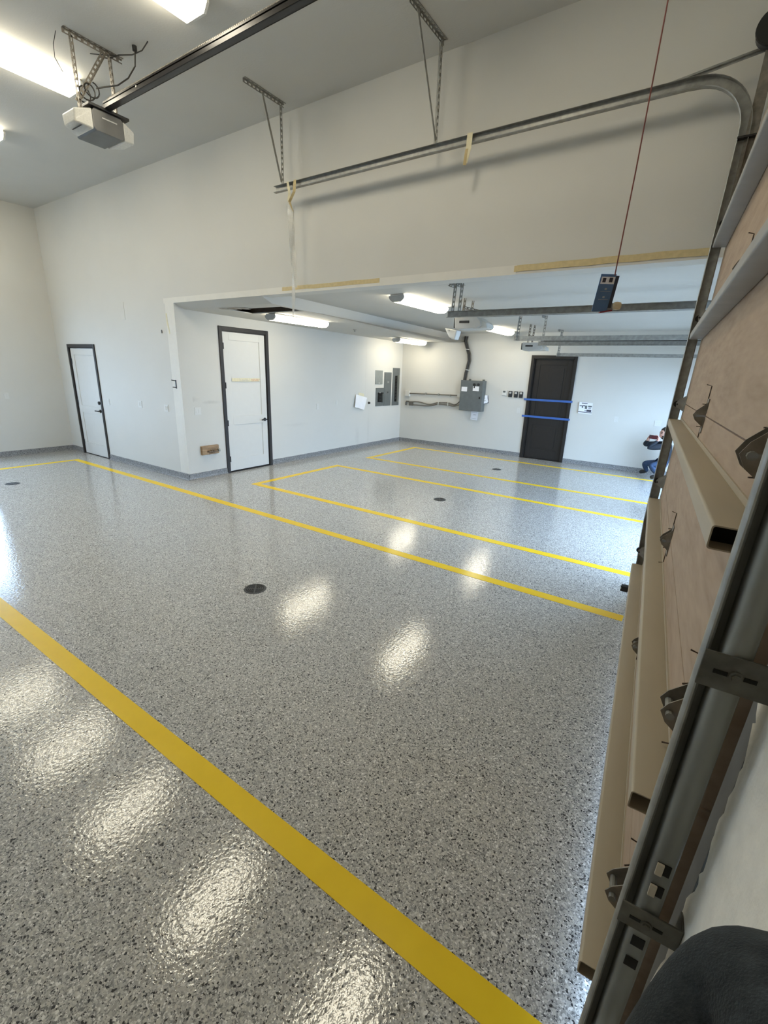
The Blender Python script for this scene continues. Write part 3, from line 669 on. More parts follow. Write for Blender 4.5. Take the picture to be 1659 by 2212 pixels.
for x, yl, yr, yb in ((-4.32, 3.70, 4.24, 3.93), (-2.40, 3.68, 4.24, 3.78)):
    MB().perf((x, yl, ZC-0.004), (x, yr, ZC-0.004), (0, 0, -1), (1, 0, 0)).build('ceiling_angle', 'galv', tr)
    MB().perf((x+0.01, YT+0.005, 3.76), (x+0.01, YT+0.005, ZC-0.02), (0, -1, 0), (-1, 0, 0)).build('drop_angle', 'galv', tr)
    MB().bar((x+0.016, YT-0.035, 3.84), (x+0.016, yb, ZC-0.03), (1, 0, 0), 0.003, 0.026).build('brace', 'galv', tr)
MB().bar((-0.62, YT-0.03, 3.80), (-0.02, YT+0.03, 3.90), (0, 1, 0), 0.003, 0.032).bar((-0.62, YT-0.03, 3.80), (-0.02, YT+0.03, 3.90), (0, 0, 1), 0.003, 0.03).build('stay', 'galv', tr)
MB().bar((far_x(2.9)+0.045, YT-0.01, 2.9), (far_x(4.1)+0.035, YT-0.01, 4.12), (1, 0, 0), 0.06, 0.004).bar((far_x(2.9)+0.075, YT+0.02, 2.9), (far_x(4.1)+0.065, YT+0.02, 4.12), (0, 1, 0), 0.05, 0.004).build('flag_angle', 'steel_dark', tr)
MB().box(far_x(3.4)-0.03, far_x(3.4)+0.10, YT-0.05, YT+0.03, 3.405, 3.415).build('flag_bracket', 'black', tr)
t = thing('cable_drum', 'black cable drum and shaft high at the right edge above the track bend', 'drum', (-0.080, YT-0.05, 3.95))
MB().lathe((0, -0.03, 0), (0, 1, 0), [(0.0, 0.0), (0.092, 0.0), (0.095, 0.012), (0.08, 0.018), (0.078, 0.06), (0.09, 0.066), (0.09, 0.074), (0.0, 0.074)], 28).build('drum', 'black', t)
MB().cyl((0, -0.45, 0.0), (0, 0.10, 0.0), 0.0125, 12).build('shaft', 'steel_dark', t)
# photo eye
t = thing('photo_eye', 'small black safety sensor with a lit dot low beside the door', 'sensor', tuple(dp(-0.088, 3.95, 0.30)))
MB().box(-0.035, 0.02, -0.03, 0.03, -0.022, 0.022).build('case', 'black', t, bevel=0.004)
MB().bar((0.02, 0, 0.01), (0.085, 0.17, 0.01), (0, 0, 1), 0.03, 0.003).build('arm', 'steel_dark', t)
MB().cyl((-0.0355, -0.031, 0.006), (-0.030, -0.032, 0.006), 0.006, 8).build('lamp', 'plastic_white', t)

# ------------------------------------------------------------------ tape and film hanging from the track
def ribbon(pts, wds, a0, a1, mat, name, parent=None, n=24, th=0.0008):
    m = MB(); vs = []
    P = [Vector(p) for p in pts]
    for i in range(n+1):
        f = i/n*(len(P)-1); k = min(int(f), len(P)-2); p = P[k].lerp(P[k+1], f-k)
        fw = i/n*(len(wds)-1); kk = min(int(fw), len(wds)-2); wd = wds[kk]*(1-(fw-kk)) + wds[kk+1]*(fw-kk)
        a = a0 + (a1-a0)*i/n; d = Vector((math.cos(a), math.sin(a), 0)); e = Vector((-math.sin(a), math.cos(a), 0))*th
        vs += [p - d*wd/2 - e, p + d*wd/2 - e, p + d*wd/2 + e, p - d*wd/2 + e]
    fs = []
    for i in range(n):
        for j in range(4): fs.append((i*4+j, i*4+(j+1) % 4, i*4+4+(j+1) % 4, i*4+4+j))
    fs += [(0, 1, 2, 3), tuple(4*n+j for j in (3, 2, 1, 0))]
    m.add(vs, fs); return m.build(name, mat, parent)
t = thing('masking_tape', 'masking tape loop at the left end of the overhead track holding a film strip', 'tape', (0, 0, 0), 'masking tape on the track')
ribbon([(-4.165, YT-0.082, 3.808), (-4.14, YT-0.082, 3.70), (-4.165, YT-0.075, 3.63)], [0.032, 0.03, 0.026], 0, 0.5, 'tape_pale', 'tape_strip', t)
ribbon([(-4.055, YT-0.082, 3.808), (-4.07, YT-0.082, 3.70), (-4.150, YT-0.075, 3.62), (-4.10, YT-0.072, 3.52)], [0.036, 0.03, 0.03, 0.012], 0, 1.8, 'tape_tan', 'tape_strip', t)
t = thing('plastic_film', 'thin clear plastic film strip hanging from the track past the header edge', 'film', (0, 0, 0))
ribbon([(-4.17, YT-0.07, 3.62), (-4.13, YT-0.07, 3.35), (-4.15, YT-0.068, 3.05), (-4.12, YT-0.07, 2.75)], [0.03, 0.075, 0.05, 0.06], 0.2, 3.0, 'film_clear', 'film_strip', t, 40)
ribbon([(-4.11, YT-0.05, 3.58), (-4.14, YT-0.05, 3.2), (-4.10, YT-0.05, 2.77)], [0.02, 0.05, 0.035], 2.2, 0.0, 'film_clear', 'film_strip', t, 40)
ribbon([(-4.13, YT-0.06, 2.76), (-4.135, YT-0.06, 2.62), (-4.15, YT-0.06, 2.43)], [0.05, 0.04, 0.006], 0.0, 1.2, 'film_clear', 'film_strip', t, 24)
t = thing('masking_tape', 'short masking tape tab on the middle of the overhead track', 'tape', (0, 0, 0), 'masking tape on the track')
ribbon([(-2.03, YT-0.083, 3.81), (-2.035, YT-0.083, 3.70), (-2.055, YT-0.08, 3.60)], [0.05, 0.045, 0.03], 0, 0.35, 'tape_pale', 'tape_strip', t)
ribbon([(-2.045, YT-0.086, 3.70), (-2.06, YT-0.085, 3.585)], [0.03, 0.028], 0.3, 0.8, 'tape_tan', 'tape_strip', t)
# tape on the header
def wall_strip(x0, x1, z0, z1, label, mat='tape_tan', y=YH-0.0052, group='masking tape on the header'):
    m = MB(); n = 14; vs = []
    for i in range(n+1):
        x = x0 + (x1-x0)*i/n; j = random.uniform(-0.003, 0.003)
        vs += [(x, y, z0+j), (x, y, z1+j), (x, y+0.002, z1+j), (x, y+0.002, z0+j)]
    fs = [(i*4+k, i*4+(k+1) % 4, i*4+4+(k+1) % 4, i*4+4+k) for i in range(n) for k in range(4)] + [(0, 1, 2, 3), tuple(4*n+k for k in (3, 2, 1, 0))]
    tag(m.add(vs, fs).build('masking_tape', mat), label, 'tape', group)
wall_strip(-4.56, -3.09, 2.792, 2.835, 'tan masking tape strip along the header edge behind the hanging film')
wall_strip(-1.62, -0.14, 2.782, 2.832, 'tan masking tape strip along the header edge at right above the blue card')
tag(MB().prism([(-7.13, 2.62), (-7.095, 2.62), (-7.09, 2.50), (-7.055, 2.33), (-7.075, 2.32), (-7.12, 2.48)], 1, YH-0.006, YH-0.004).build('masking_tape', 'tape_pale'),
    'short peeling tape scrap on the wall corner at the left end of the header', 'tape')

# ------------------------------------------------------------------ openers
def opener(name_label, x, y, z, dark_rail, rail_to, hang_z, kind):
    """motor unit with lenses; x = face towards the street front"""
    t = thing('door_opener', name_label, 'door opener', (x, y, z), 'garage door openers')
    L, Wd, Hh = 0.34, 0.27, 0.17
    if kind == 'big':
        prof = [(-Wd/2, -0.03), (-Wd/2, -Hh+0.02), (-Wd/2+0.02, -Hh), (Wd/2-0.02, -Hh), (Wd/2, -Hh+0.02), (Wd/2, -0.03), (Wd/2-0.02, 0), (-Wd/2+0.02, 0)]
        b = MB().prism([(a, c) for a, c in prof], 0, -L, 0.0); b.build('motor_case', 'plastic_grey', t, bevel=0.006)
        for s in (-1, 1):
            a, c = s*Wd/2, s*(Wd/2+0.125)
            vs = [(-L+0.02, a, -0.012), (0.0, a, -0.012), (0.0, a, -Hh), (-L+0.02, a, -Hh), (-L+0.06, c, -0.045), (-0.05, c, -0.045), (-0.07, c, -Hh+0.03), (-L+0.08, c, -Hh+0.03)]
            MB().add(vs, [(0, 1, 2, 3), (4, 5, 6, 7), (0, 1, 5, 4), (1, 2, 6, 5), (2, 3, 7, 6), (3, 0, 4, 7)]).build('light_lens', 'lens_frost', t, bevel=0.012, seg=3)
            MB().lathe((-L/2, s*(Wd/2+0.05), -Hh*0.55), (0, s, 0.0), [(0.0, 0.0), (0.012, 0.0), (0.026, 0.03), (0.022, 0.05), (0.0, 0.058)], 12).build('bulb', 'plastic_white', t)
        MB().box(-0.002, 0.0025, -0.055, 0.075, -0.062, -0.052).build('badge', 'plastic_lightgrey', t)
        MB().box(-0.22, -0.05, -Wd/2-0.085, -Wd/2-0.075, -Hh+0.012, -Hh+0.014).build('button_strip', 'black', t)
        MB().box(-0.10, 0.02, -Wd/2-0.03, Wd/2+0.05, 0.0, 0.022).build('top_plate', 'black', t, bevel=0.003)
        rl = MB().box(-0.02, rail_to-x, -0.028, 0.028, 0.022, 0.030).box(-0.02, rail_to-x, -0.005, 0.005, 0.030, 0.075).box(-0.02, rail_to-x, -0.022, 0.022, 0.066, 0.078)
        rl.box(-0.02, rail_to-x, -0.030, -0.024, 0.022, 0.05).box(-0.02, rail_to-x, 0.024, 0.030, 0.022, 0.05)
        r = rl.build('rail', 'rail_black', t)
        ch = MB(); k = 0.05
        while k < rail_to-x-0.1: ch.box(k, k+0.012, -0.012, 0.002, 0.082, 0.093); k += 0.0185
        c = ch.build('drive_chain', 'steel_dark', r); c['kind'] = 'stuff'
        MB().cyl((0.55, -0.032, 0.045), (0.55, -0.036, 0.045), 0.007, 10).build('rivet', 'plastic_white', r)
        hz = hang_z - z
        MB().perf((-0.20, -0.20, hz-0.003), (-0.20, 0.30, hz-0.003), (0, 0, -1), (1, 0, 0)).build('ceiling_angle', 'steel_dark', t)
        MB().perf((-0.20, -0.15, -0.02), (-0.20, -0.15, hz-0.02), (0, 1, 0), (1, 0, 0)).build('drop_angle', 'steel_dark', t)
        MB().perf((-0.20, 0.17, 0.0), (-0.20, 0.17, hz-0.02), (0, 1, 0), (1, 0, 0)).build('drop_angle', 'steel_dark', t)
        MB().perf((-0.195, -0.14, 0.06), (-0.195, 0.15, hz-0.03), (0, 0, 1), (1, 0, 0)).build('cross_brace', 'steel_dark', t)
    else:
        prof = [(0.0, 0.0), (-0.30, 0.0), (-0.31, -0.02), (-0.30, -0.135), (-0.25, -0.15), (0.02, -0.135), (0.07, -0.10), (0.05, -0.05)]
        MB().prism(prof, 1, -Wd/2, Wd/2).build('motor_case', 'plastic_lightgrey', t, bevel=0.008)
        MB().box(-0.325, -0.305, -Wd/2+0.01, Wd/2-0.01, -0.13, -0.01).build('end_plate', 'black', t, bevel=0.004)
        MB().box(-0.24, -0.10, -Wd/2-0.003, -Wd/2-0.0005, -0.075, -0.045).build('badge', 'black', t)
        MB().prism([(-0.06, -0.01), (0.02, -0.01), (0.13, -0.08), (0.15, -0.14), (-0.06, -0.145)], 1, -Wd/2+0.02, Wd/2-0.02).build('light_lens', 'lens_frost', t, bevel=0.01)
        rl = MB().box(0.0, rail_to-x, -0.024, 0.024, 0.005, 0.012).box(0.0, rail_to-x, -0.005, 0.005, 0.012, 0.05).box(0.0, rail_to-x, -0.02, 0.02, 0.044, 0.052)
        rl.build('rail', 'rail_black' if dark_rail else 'galv', t)
        hz = hang_z - z
        for yy in (-0.13, 0.12): MB().perf((-0.22, yy, -0.02), (-0.20, yy, hz-0.004), (0, 1, 0), (1, 0, 0)).build('drop_angle', 'steel_dark', t)
        MB().perf((-0.20, -0.13, 0.10), (-0.02, 0.10, 0.06), (0, 0, 1), (1, 0, 0)).build('cross_brace', 'steel_dark', t)
    return t
op1 = opener('large grey opener with frosted lenses hanging from the tall ceiling at top left', -4.90, 2.64, 4.01, True, -0.05, ZC, 'big')
op2 = opener('grey opener hung just past the header beside the low room track', -2.60, 6.0, 2.60, False, 0.0, ZL, 'small')
op3 = opener('farthest opener, small and grey, left of the dark door top', -2.75, 9.25, 2.50, True, 0.0, ZL, 'small')
lc = thing('lens_cover', 'white plastic light cover dangling open under the low room opener', 'light cover', (-2.95, 5.93, 2.47), None)
MB().add([(-0.10, -0.07, 0.0), (0.09, -0.07, -0.03), (0.09, 0.07, -0.03), (-0.10, 0.07, 0.0), (-0.03, -0.06, -0.12), (0.06, -0.06, -0.15), (0.06, 0.06, -0.15), (-0.03, 0.06, -0.12)],
         [(0, 1, 2, 3), (7, 6, 5, 4), (0, 1, 5, 4), (1, 2, 6, 5), (2, 3, 7, 6), (3, 0, 4, 7)]).build('shell', 'plastic_white', lc, bevel=0.015, seg=3)
MB().cyl((-0.03, -0.072, -0.03), (-0.03, -0.066, -0.03), 0.012, 10).build('button', 'plastic_lightgrey', lc)
# cables of the large opener
t = thing('power_cable', 'dark looped cable running from the ceiling socket to the large opener', 'cable', (0, 0, 0))
pc = [(-4.80, 2.90, ZC-0.006), (-4.80, 2.90, ZC-0.05), (-4.82, 2.90, 4.44), (-4.90, 2.87, 4.36), (-5.00, 2.82, 4.31), (-5.06, 2.74, 4.28), (-5.08, 2.66, 4.24)]
MB().tube(pc, 0.006, 6).build('cord', 'cable_black', t, smooth=True)
lp = []
for k in range(40):
    a = k/39*2*PI*2.6; lp.append((-5.09 + 0.012*math.sin(a*0.37), 2.64 - 0.0025*k + 0.055*math.sin(a), 4.225 - 0.002*k + 0.055*math.cos(a)))
MB().tube(lp, 0.006, 6).build('coil', 'cable_black', t, smooth=True)
MB().tube([lp[-1], (-5.11, 2.50, 4.10), (-5.12, 2.50, 4.03)], 0.006, 6).build('cord', 'cable_black', t, smooth=True)
MB().cyl((-4.80, 2.90, ZC), (-4.80, 2.90, ZC-0.035), 0.02, 10).build('plug', 'black', t)
t = thing('signal_wire', 'thin twisted wire lying along the ceiling beside the cable socket', 'wire', (0, 0, 0))
wv = [(-4.62, 2.92, ZC-0.01), (-4.72, 2.92, ZC-0.045), (-4.85, 2.90, ZC-0.05), (-5.0, 2.86, ZC-0.03), (-5.12, 2.83, ZC-0.035), (-5.22, 2.80, ZC-0.012), (-5.28, 2.82, ZC-0.004)]
MB().tube(wv, 0.005, 6).build('wire_run', 'cable_black', t)
MB().tube([(-5.0, 2.86, ZC-0.034), (-5.16, 2.78, ZC-0.02), (-5.26, 2.74, ZC-0.004)], 0.004, 6).build('wire_run', 'cable_black', t)
tag(MB().tube([(-5.16, 2.42, ZC-0.02), (-5.19, 2.40, 4.47), (-5.20, 2.40, 4.38), (-5.16, 2.45, 4.25), (-5.14, 2.47, 4.13)], 0.003, 6).build('signal_wire', 'cable_black'),
    'thin wire hanging on the left side of the large opener bracket', 'wire')
# emergency release cord with its folded instruction card
rp = MB().tube([(-0.435, 2.62, 4.02), (-0.44, 2.62, 3.4), (-0.452, 2.62, 2.8), (-0.466, 2.62, 2.375)], 0.0032, 6)
tag(rp.build('release_cord', 'red_cord'), 'thin reddish release cord hanging from the top edge at right', 'cord')
t = thing('instruction_card', 'blue folded instruction card hanging on the reddish cord', 'card', (-0.47, 2.62, 2.38))
fx = Vector((0.86, 0.5, 0)); dn = Vector((-0.10, -0.06, -0.99)).normalized()
def cardquad(mb, a0, a1, b0, b1, off, fxv=fx, th=0.0012):
    nrm = fxv.cross(dn).normalized(); o = nrm*off
    if nrm.y > 0: o = -o
    p = [fxv*a0 + dn*b0, fxv*a1 + dn*b0, fxv*a1 + dn*b1, fxv*a0 + dn*b1]
    nn = nrm*th
    mb.add([q+o-nn for q in p] + [q+o+nn for q in p], [(0, 1, 2, 3), (7, 6, 5, 4), (0, 1, 5, 4), (1, 2, 6, 5), (2, 3, 7, 6), (3, 0, 4, 7)])
    return mb
cardquad(MB(), -0.060, 0.012, 0.0, 0.168, 0).build('front_flap', 'card_blue', t)
cardquad(MB(), -0.054, 0.010, 0.012, 0.044, 0.0016).build('white_band', 'paper', t)
cardquad(cardquad(MB(), -0.047, -0.032, 0.018, 0.037, 0.003), -0.016, 0.0, 0.016, 0.036, 0.003).build('icon', 'ink', t)
cardquad(cardquad(MB(), -0.026, -0.016, 0.062, 0.070, 0.002), -0.044, 0.004, 0.076, 0.0775, 0.002).build('icon', 'card_pale', t)
cardquad(cardquad(MB(), -0.026, -0.016, 0.098, 0.106, 0.002), -0.044, 0.002, 0.112, 0.1135, 0.002).build('icon', 'card_pale', t)
fx2 = Vector((0.55, 0.83, 0))
m = MB(); b0 = fx*0.012
for q in ((0.0, 0.03),): pass
cardquad(m, 0.012, 0.030, 0.006, 0.150, 0.0, Vector((0.75, 0.66, 0)).normalized()).build('side_flap', 'card_dark', t)
cardquad(MB(), -0.01, 0.045, 0.125, 0.164, -0.012, Vector((0.80, 0.6, 0)).normalized()).build('inner_flap', 'card_pale', t)
MB().lathe(fx*0.055 + dn*0.140, (0.86, 0.5, 0), [(0.0, -0.02), (0.016, -0.015), (0.019, 0.0), (0.016, 0.015), (0.0, 0.02)], 12).build('pull_knob', 'cream', t, smooth=True)
MB().bar(fx*-0.02 + dn*0.172, fx*0.035 + dn*0.162, (0, 0, 1), 0.006, 0.02).build('red_handle', 'red_plastic', t)

# ------------------------------------------------------------------ tracks of the low room
def low_track(y, z, x0, label, hangers, side=1, ceil=ZL):
    t = thing('overhead_track', label, 'track', (0, 0, 0), 'overhead tracks of the low room')
    R = 0.30; xe = XF-0.12; path = [(xe, y, zz) for zz in (0.05, 1.0, z-R)]
    for k in range(1, 9):
        a = math.radians(90*k/9); path.append((xe-R + R*math.cos(a), y, z-R + R*math.sin(a)))
    path += [(xe-R, y, z), (x0, y, z)]
    MB().sweep(prof, path, (0, side, 0)).build('rail', 'galv', t)
    for hx in hangers:
        MB().perf((hx, y-side*0.006, z-0.03), (hx+0.02, y-side*0.006, ceil-0.003), (1, 0, 0), (0, -side, 0), 0.036).build('drop_angle', 'galv', t)
        MB().perf((hx-0.02, y-side*0.14, ceil-0.003), (hx-0.02, y+side*0.06, ceil-0.003), (0, 0, -1), (1, 0, 0), 0.03).build('ceiling_angle', 'galv', t)
    return t
low_track(4.92, 2.515, -2.53, 'thick near track crossing the low room right behind the header', [-2.50, -2.42], -1)
low_track(7.25, 2.435, -2.57, 'second overhead track of the low room, below the lit far lamp', [-2.53], 1)
low_track(7.95, 2.405, -2.40, 'third overhead track of the low room, just under the second one', [-2.36], -1)
low_track(10.45, 2.345, -2.74, 'lowest and farthest overhead track, crossing above the dark door', [-2.72], 1)

# ------------------------------------------------------------------ wall fittings
def plate(name, label, P, w, h, gang=1, kind='switch', n=(0, -1, 0), cat=None, group='white wall plates'):
    P = Vector(P); n = Vector(n); a = Vector((0, 0, 1)).cross(n).normalized()
    t = thing(name, label, cat or name.split('_')[-1], tuple(P), group)
    MB().bar(n*0.0, n*0.007, a, w, h).build('cover', 'plastic_white', t, bevel=0.002)
    for g in range(gang):
        o = a*((g-(gang-1)/2)*0.046)
        if kind == 'switch': MB().bar(o + n*0.007, o + n*0.011, a, 0.032, 0.066).build('rocker', 'plastic_white', t, bevel=0.001)
        else:
            for s in (-1, 1):
                q = o + Vector((0, 0, s*0.02))
                MB().bar(q + n*0.007, q + n*0.0085, a, 0.030, 0.026).build('socket', 'plastic_white', t)
                m = MB()
                for e in (-1, 1): m.bar(q + a*e*0.006 + n*0.0085, q + a*e*0.006 + n*0.0088, a, 0.002, 0.009)
                m.build('slots', 'ink_light', t)
NH, NW, NF, NB = (0, -1, 0), (1, 0, 0), (0, -1, 0), (1, 0, 0)
plate('light_switch', 'white switch plate right beside the narrow white door', (-9.314, YH, 1.14), 0.075, 0.118, 1, 'switch', NH)
plate('light_switch', 'white switch plate midway between the narrow door and the wall corner', (-8.196, YH, 1.174), 0.12, 0.118, 2, 'switch', NH)
plate('light_switch', 'white switch plate on the left face of the wall corner', (-7.38, YH, 1.164), 0.12, 0.12, 2, 'switch', NH)
plate('wall_outlet', 'white outlet on the back wall at the left edge', (XL, 3.367, 1.167), 0.075, 0.118, 1, 'outlet', NB)
plate('light_switch', 'white double switch plate left of the storeroom door above the wood block', (XW, 4.63, 1.142), 0.12, 0.12, 2, 'switch', NW)
plate('wall_outlet', 'small white outlet on the wall right of the storeroom door', (XW, 7.563, 1.094), 0.075, 0.118, 1, 'outlet', NW)
plate('wall_outlet', 'small white outlet left of the taped paper sheet', (XW, 8.202, 1.16), 0.05, 0.09, 1, 'outlet', NW)
plate('wall_outlet', 'white outlet between the three black buttons and the dark door', (-3.573, YF, 1.10), 0.075, 0.118, 1, 'outlet', NF)
plate('wall_outlet', 'white outlet on the far wall between the notice and the crouching person', (-1.441, YF, 1.073), 0.075, 0.118, 1, 'outlet', NF)
plate('wall_outlet', 'white outlet on the far wall just above the crouching person', (-0.66, YF, 1.06), 0.12, 0.118, 2, 'outlet', NF)
t = thing('wall_patch_plate', 'faint blank plate high on the wall left of the header corner', 'plate', (-8.40, YH, 2.70))
MB().box(-0.06, 0.06, -0.005, 0.0, -0.14, 0.14).build('cover', 'wall_paint', t, bevel=0.001)
t = thing('wall_hook', 'small black hook bracket on the wall corner edge', 'hook', (-7.03, YH, 1.565))
MB().box(-0.012, 0.012, -0.010, 0.0, -0.065, 0.065).build('back_plate', 'black', t)
MB().bar((0, -0.01, 0.055), (-0.035, -0.06, 0.065), (0, 0, 1), 0.012, 0.010).bar((0, -0.01, -0.05), (-0.03, -0.05, -0.045), (0, 0, 1), 0.012, 0.010).build('prong', 'black', t)
t = thing('wall_clip', 'tiny grey clip on the wall below the peeling tape scrap', 'clip', (-7.284, YH, 2.36))
MB().box(-0.008, 0.008, -0.012, 0, -0.025, 0.025).build('body', 'plastic_grey', t)
# wood block with shut-off valve
t = thing('valve_block', 'brown wooden block with a metal valve low on the wall left of the storeroom door', 'valve', (XW, 4.79, 0.478))
MB().box(0.0, 0.05, -0.165, 0.165, -0.075, 0.075).build('board', 'wood_block', t, bevel=0.003)
v = MB().tube([(0.05, -0.06, -0.02), (0.085, -0.05, -0.02), (0.09, 0.02, -0.02), (0.09, 0.10, -0.015)], 0.016, 10).cyl((0.09, 0.0, -0.045), (0.09, 0.0, 0.012), 0.014, 10).lathe((0.09, 0.03, -0.02), (0, 1, 0), [(0, -0.02), (0.024, -0.012), (0.024, 0.012), (0, 0.02)], 12)
v.build('valve_body', 'valve_metal', t, smooth=True)
MB().lathe((0.09, 0.115, -0.012), (0, 1, 0), [(0.0, 0.0), (0.026, 0.0), (0.028, 0.03), (0.0, 0.04)], 12).build('end_cap', 'galv', t, smooth=True)
MB().bar((0.11, -0.05, 0.012), (0.11, 0.05, 0.022), (0, 0, 1), 0.008, 0.012).build('handle', 'valve_metal', t)
# marked tape on the storeroom door
t = thing('marked_tape', 'masking tape strip with handwriting stuck across the storeroom door', 'tape', (XW+0.0, 0, 0))
MB().box(-0.0035, -0.0018, 5.36, 5.985, 1.615, 1.672).build('tape_strip', 'tape_pale', t)
wr = MB(); random.seed(5); y = 5.52
while y < 5.74:
    hgt = random.uniform(0.010, 0.028); wr.bar((-0.0016, y, 1.632), (-0.0016, y+random.uniform(-0.004, 0.006), 1.632+hgt), (0, 1, 0), 0.004, 0.0006); wr.bar((-0.0016, y, 1.632), (-0.0016, y+0.012, 1.636), (0, 0, 1), 0.004, 0.0006); y += random.uniform(0.012, 0.022)
wr.build('handwriting', 'ink_light', t)
wr = MB()
for z0, ya, yb in ((1.646, 5.78, 5.975), (1.623, 5.78, 5.96)):
    y = ya
    while y < yb:
        wr.bar((-0.0016, y, z0), (-0.0016, y+random.uniform(-0.003, 0.005), z0+random.uniform(0.008, 0.018)), (0, 1, 0), 0.006, 0.0006); wr.bar((-0.0016, y, z0+0.004), (-0.0016, y+0.012, z0+0.006), (0, 0, 1), 0.005, 0.0006); y += random.uniform(0.010, 0.018)
wr.build('handwriting', 'tape_red', t)
# paper sheets and panels on the storeroom wall
def sheet(label, corners, n, lines, cat='paper', mat='paper', name='paper_sheet', dark=False, extra=None):
    c = [Vector(q) for q in corners]; n = Vector(n); t = thing(name, label, cat, tuple((c[0]+c[1]+c[2]+c[3])/4))
    o = (c[0]+c[1]+c[2]+c[3])/4; c = [q-o for q in c]
    MB().add([q for q in c] + [q + n*0.0012 for q in c], [(0, 1, 2, 3), (7, 6, 5, 4), (0, 1, 5, 4), (1, 2, 6, 5), (2, 3, 7, 6), (3, 0, 4, 7)]).build('sheet', mat, t)
    for (a0, a1, b0, b1, m_) in lines:
        P = lambda a, b: (c[0]*(1-a) + c[1]*a)*(1-b) + (c[3]*(1-a) + c[2]*a)*b + n*0.0018
        MB().add([P(a0, b0), P(a1, b0), P(a1, b1), P(a0, b1)], [(0, 1, 2, 3)]).build('print', m_, t)
    return t
s = sheet('white paper sheet taped askew left of the electrical panels', [(XW+0.03, 8.885, 1.325), (XW+0.012, 9.36, 1.235), (XW+0.02, 9.235, 0.945), (XW+0.055, 8.82, 1.03)], (1, 0, 0),
      [(0.36, 0.62, 0.10, 0.13, 'ink_light'), (0.33, 0.66, 0.15, 0.165, 'ink_light')] + [(0.2, 0.8, 0.25+0.06*k, 0.262+0.06*k, 'ink_light') for k in range(5)] + [(0.25, 0.6, 0.72, 0.75, 'ink_light')])
tag(MB().bar((XW+0.004, 9.02, 1.33), (XW+0.004, 9.24, 1.295), (0, 0, 1), 0.07, 0.002).build('masking_tape', 'tape_pale'), 'pale tape scrap holding the askew paper sheet', 'tape')
t = thing('cable_stub', 'small black cable stub between the paper sheet and the electrical panels', 'cable stub', (XW, 9.44, 1.105))
MB().lathe((0, 0, 0), (1, 0, 0), [(0.03, 0.0), (0.03, 0.02), (0.022, 0.045), (0.0, 0.05)], 14).build('plug', 'black', t)
def epanel(label, y0, y1, z0, z1, mat, kind):
    t = thing('electrical_panel', label, 'panel', (XW, (y0+y1)/2, (z0+z1)/2), 'electrical panels'); hw, hh = (y1-y0)/2, (z1-z0)/2
    MB().box(0.0, 0.012, -hw, hw, -hh, hh).build('cover', mat, t, bevel=0.002)
    if kind == 'plain':
        MB().box(0.012, 0.0135, -0.02, 0.03, -hh+0.02, -hh+0.035).build('latch', 'plastic_white', t)
    elif kind == 'door':
        MB().box(0.012, 0.016, -hw+0.03, hw-0.03, -hh+0.04, hh-0.04).build('door', mat, t, bevel=0.002)
        MB().box(0.016, 0.020, -0.01, 0.02, -0.10, -0.06).build('latch', 'black', t)
        MB().box(0.016, 0.0163, -0.03, 0.05, 0.16, 0.20).build('sticker', 'panel_light', t)
    elif kind == 'open':
        MB().box(0.012, 0.014, -hw+0.08, hw-0.02, -hh+0.10, hh-0.12).build('opening', 'black_hole', t)
        MB().box(0.012, 0.05, hw-0.10, hw-0.075, -hh+0.09, hh-0.14).build('door_edge', 'panel_grey', t)
        for k in range(3): MB().box(0.014, 0.03, -0.05, 0.02, -0.10+0.08*k, -0.04+0.08*k).build('breaker', 'black', t, bevel=0.002)
        MB().box(0.03, 0.031, -0.045, -0.01, 0.10, 0.125).build('sticker', 'plastic_white', t)
    else:
        MB().box(0.012, 0.014, -0.06, 0.05, -hh+0.10, hh-0.20).build('opening', 'black_hole', t)
        MB().box(0.012, 0.075, 0.05, 0.062, -hh+0.08, hh-0.18).build('door_edge', 'panel_light', t)
        for k in range(8): MB().box(0.014, 0.024, -0.05, 0.04, -0.32+0.075*k, -0.262+0.075*k).build('breaker', 'black', t, bevel=0.002)
epanel('small light grey blank panel, upper left of the electrical panel group', 9.70, 10.02, 1.555, 1.89, 'panel_light', 'plain')
epanel('grey electrical panel with an open breaker recess, lower left of the group', 9.735, 10.095, 1.008, 1.465, 'panel_grey', 'open')
epanel('tall plain grey electrical panel in the middle of the group', 10.10, 10.43, 1.005, 1.85, 'panel_grey', 'door')
epanel('tallest grey panel with a long dark breaker slot, right of the group', 10.49, 10.83, 1.0, 1.968, 'panel_grey', 'slot')
# far wall: conduit, boxes, enclosure
def fbox(name, label, cat, x0, x1, z0, z1, d, mat, parts=None):
    t = thing(name, label, cat, ((x0+x1)/2, YF, (z0+z1)/2)); hw, hh = (x1-x0)/2, (z1-z0)/2
    MB().box(-hw, hw, -d, 0, -hh, hh).build('case', mat, t, bevel=0.004); return t, hw, hh
t, a, b = fbox('junction_box', 'white junction box at the corner end of the straight conduit', 'junction box', -6.735, -6.60, 1.25, 1.385, 0.055, 'plastic_white')
MB().box(-0.06, 0.06, -0.058, -0.055, -0.06, 0.06).build('lid', 'plastic_white', t)
t = thing('conduit', 'straight grey conduit running from the junction box to the grey enclosure', 'conduit', (0, YF-0.03, 0))
MB().tube([(-6.60, 0, 1.325), (-5.8, 0, 1.342), (-5.13, 0, 1.353)], 0.014, 10).build('pipe', 'flex_grey', t, smooth=True)
for x in (-6.1, -5.72, -5.38): MB().box(x-0.012, x+0.012, -0.02, 0.03, 1.318, 1.37).build('strap', 'galv', t)
MB().box(-5.17, -5.09, -0.03, 0.03, 1.315, 1.395).build('fitting', 'plastic_white', t)
t, a, b = fbox('outlet_box', 'grey metal outlet box where the curved conduits start', 'outlet box', -6.60, -6.48, 1.005, 1.10, 0.05, 'flex_grey')
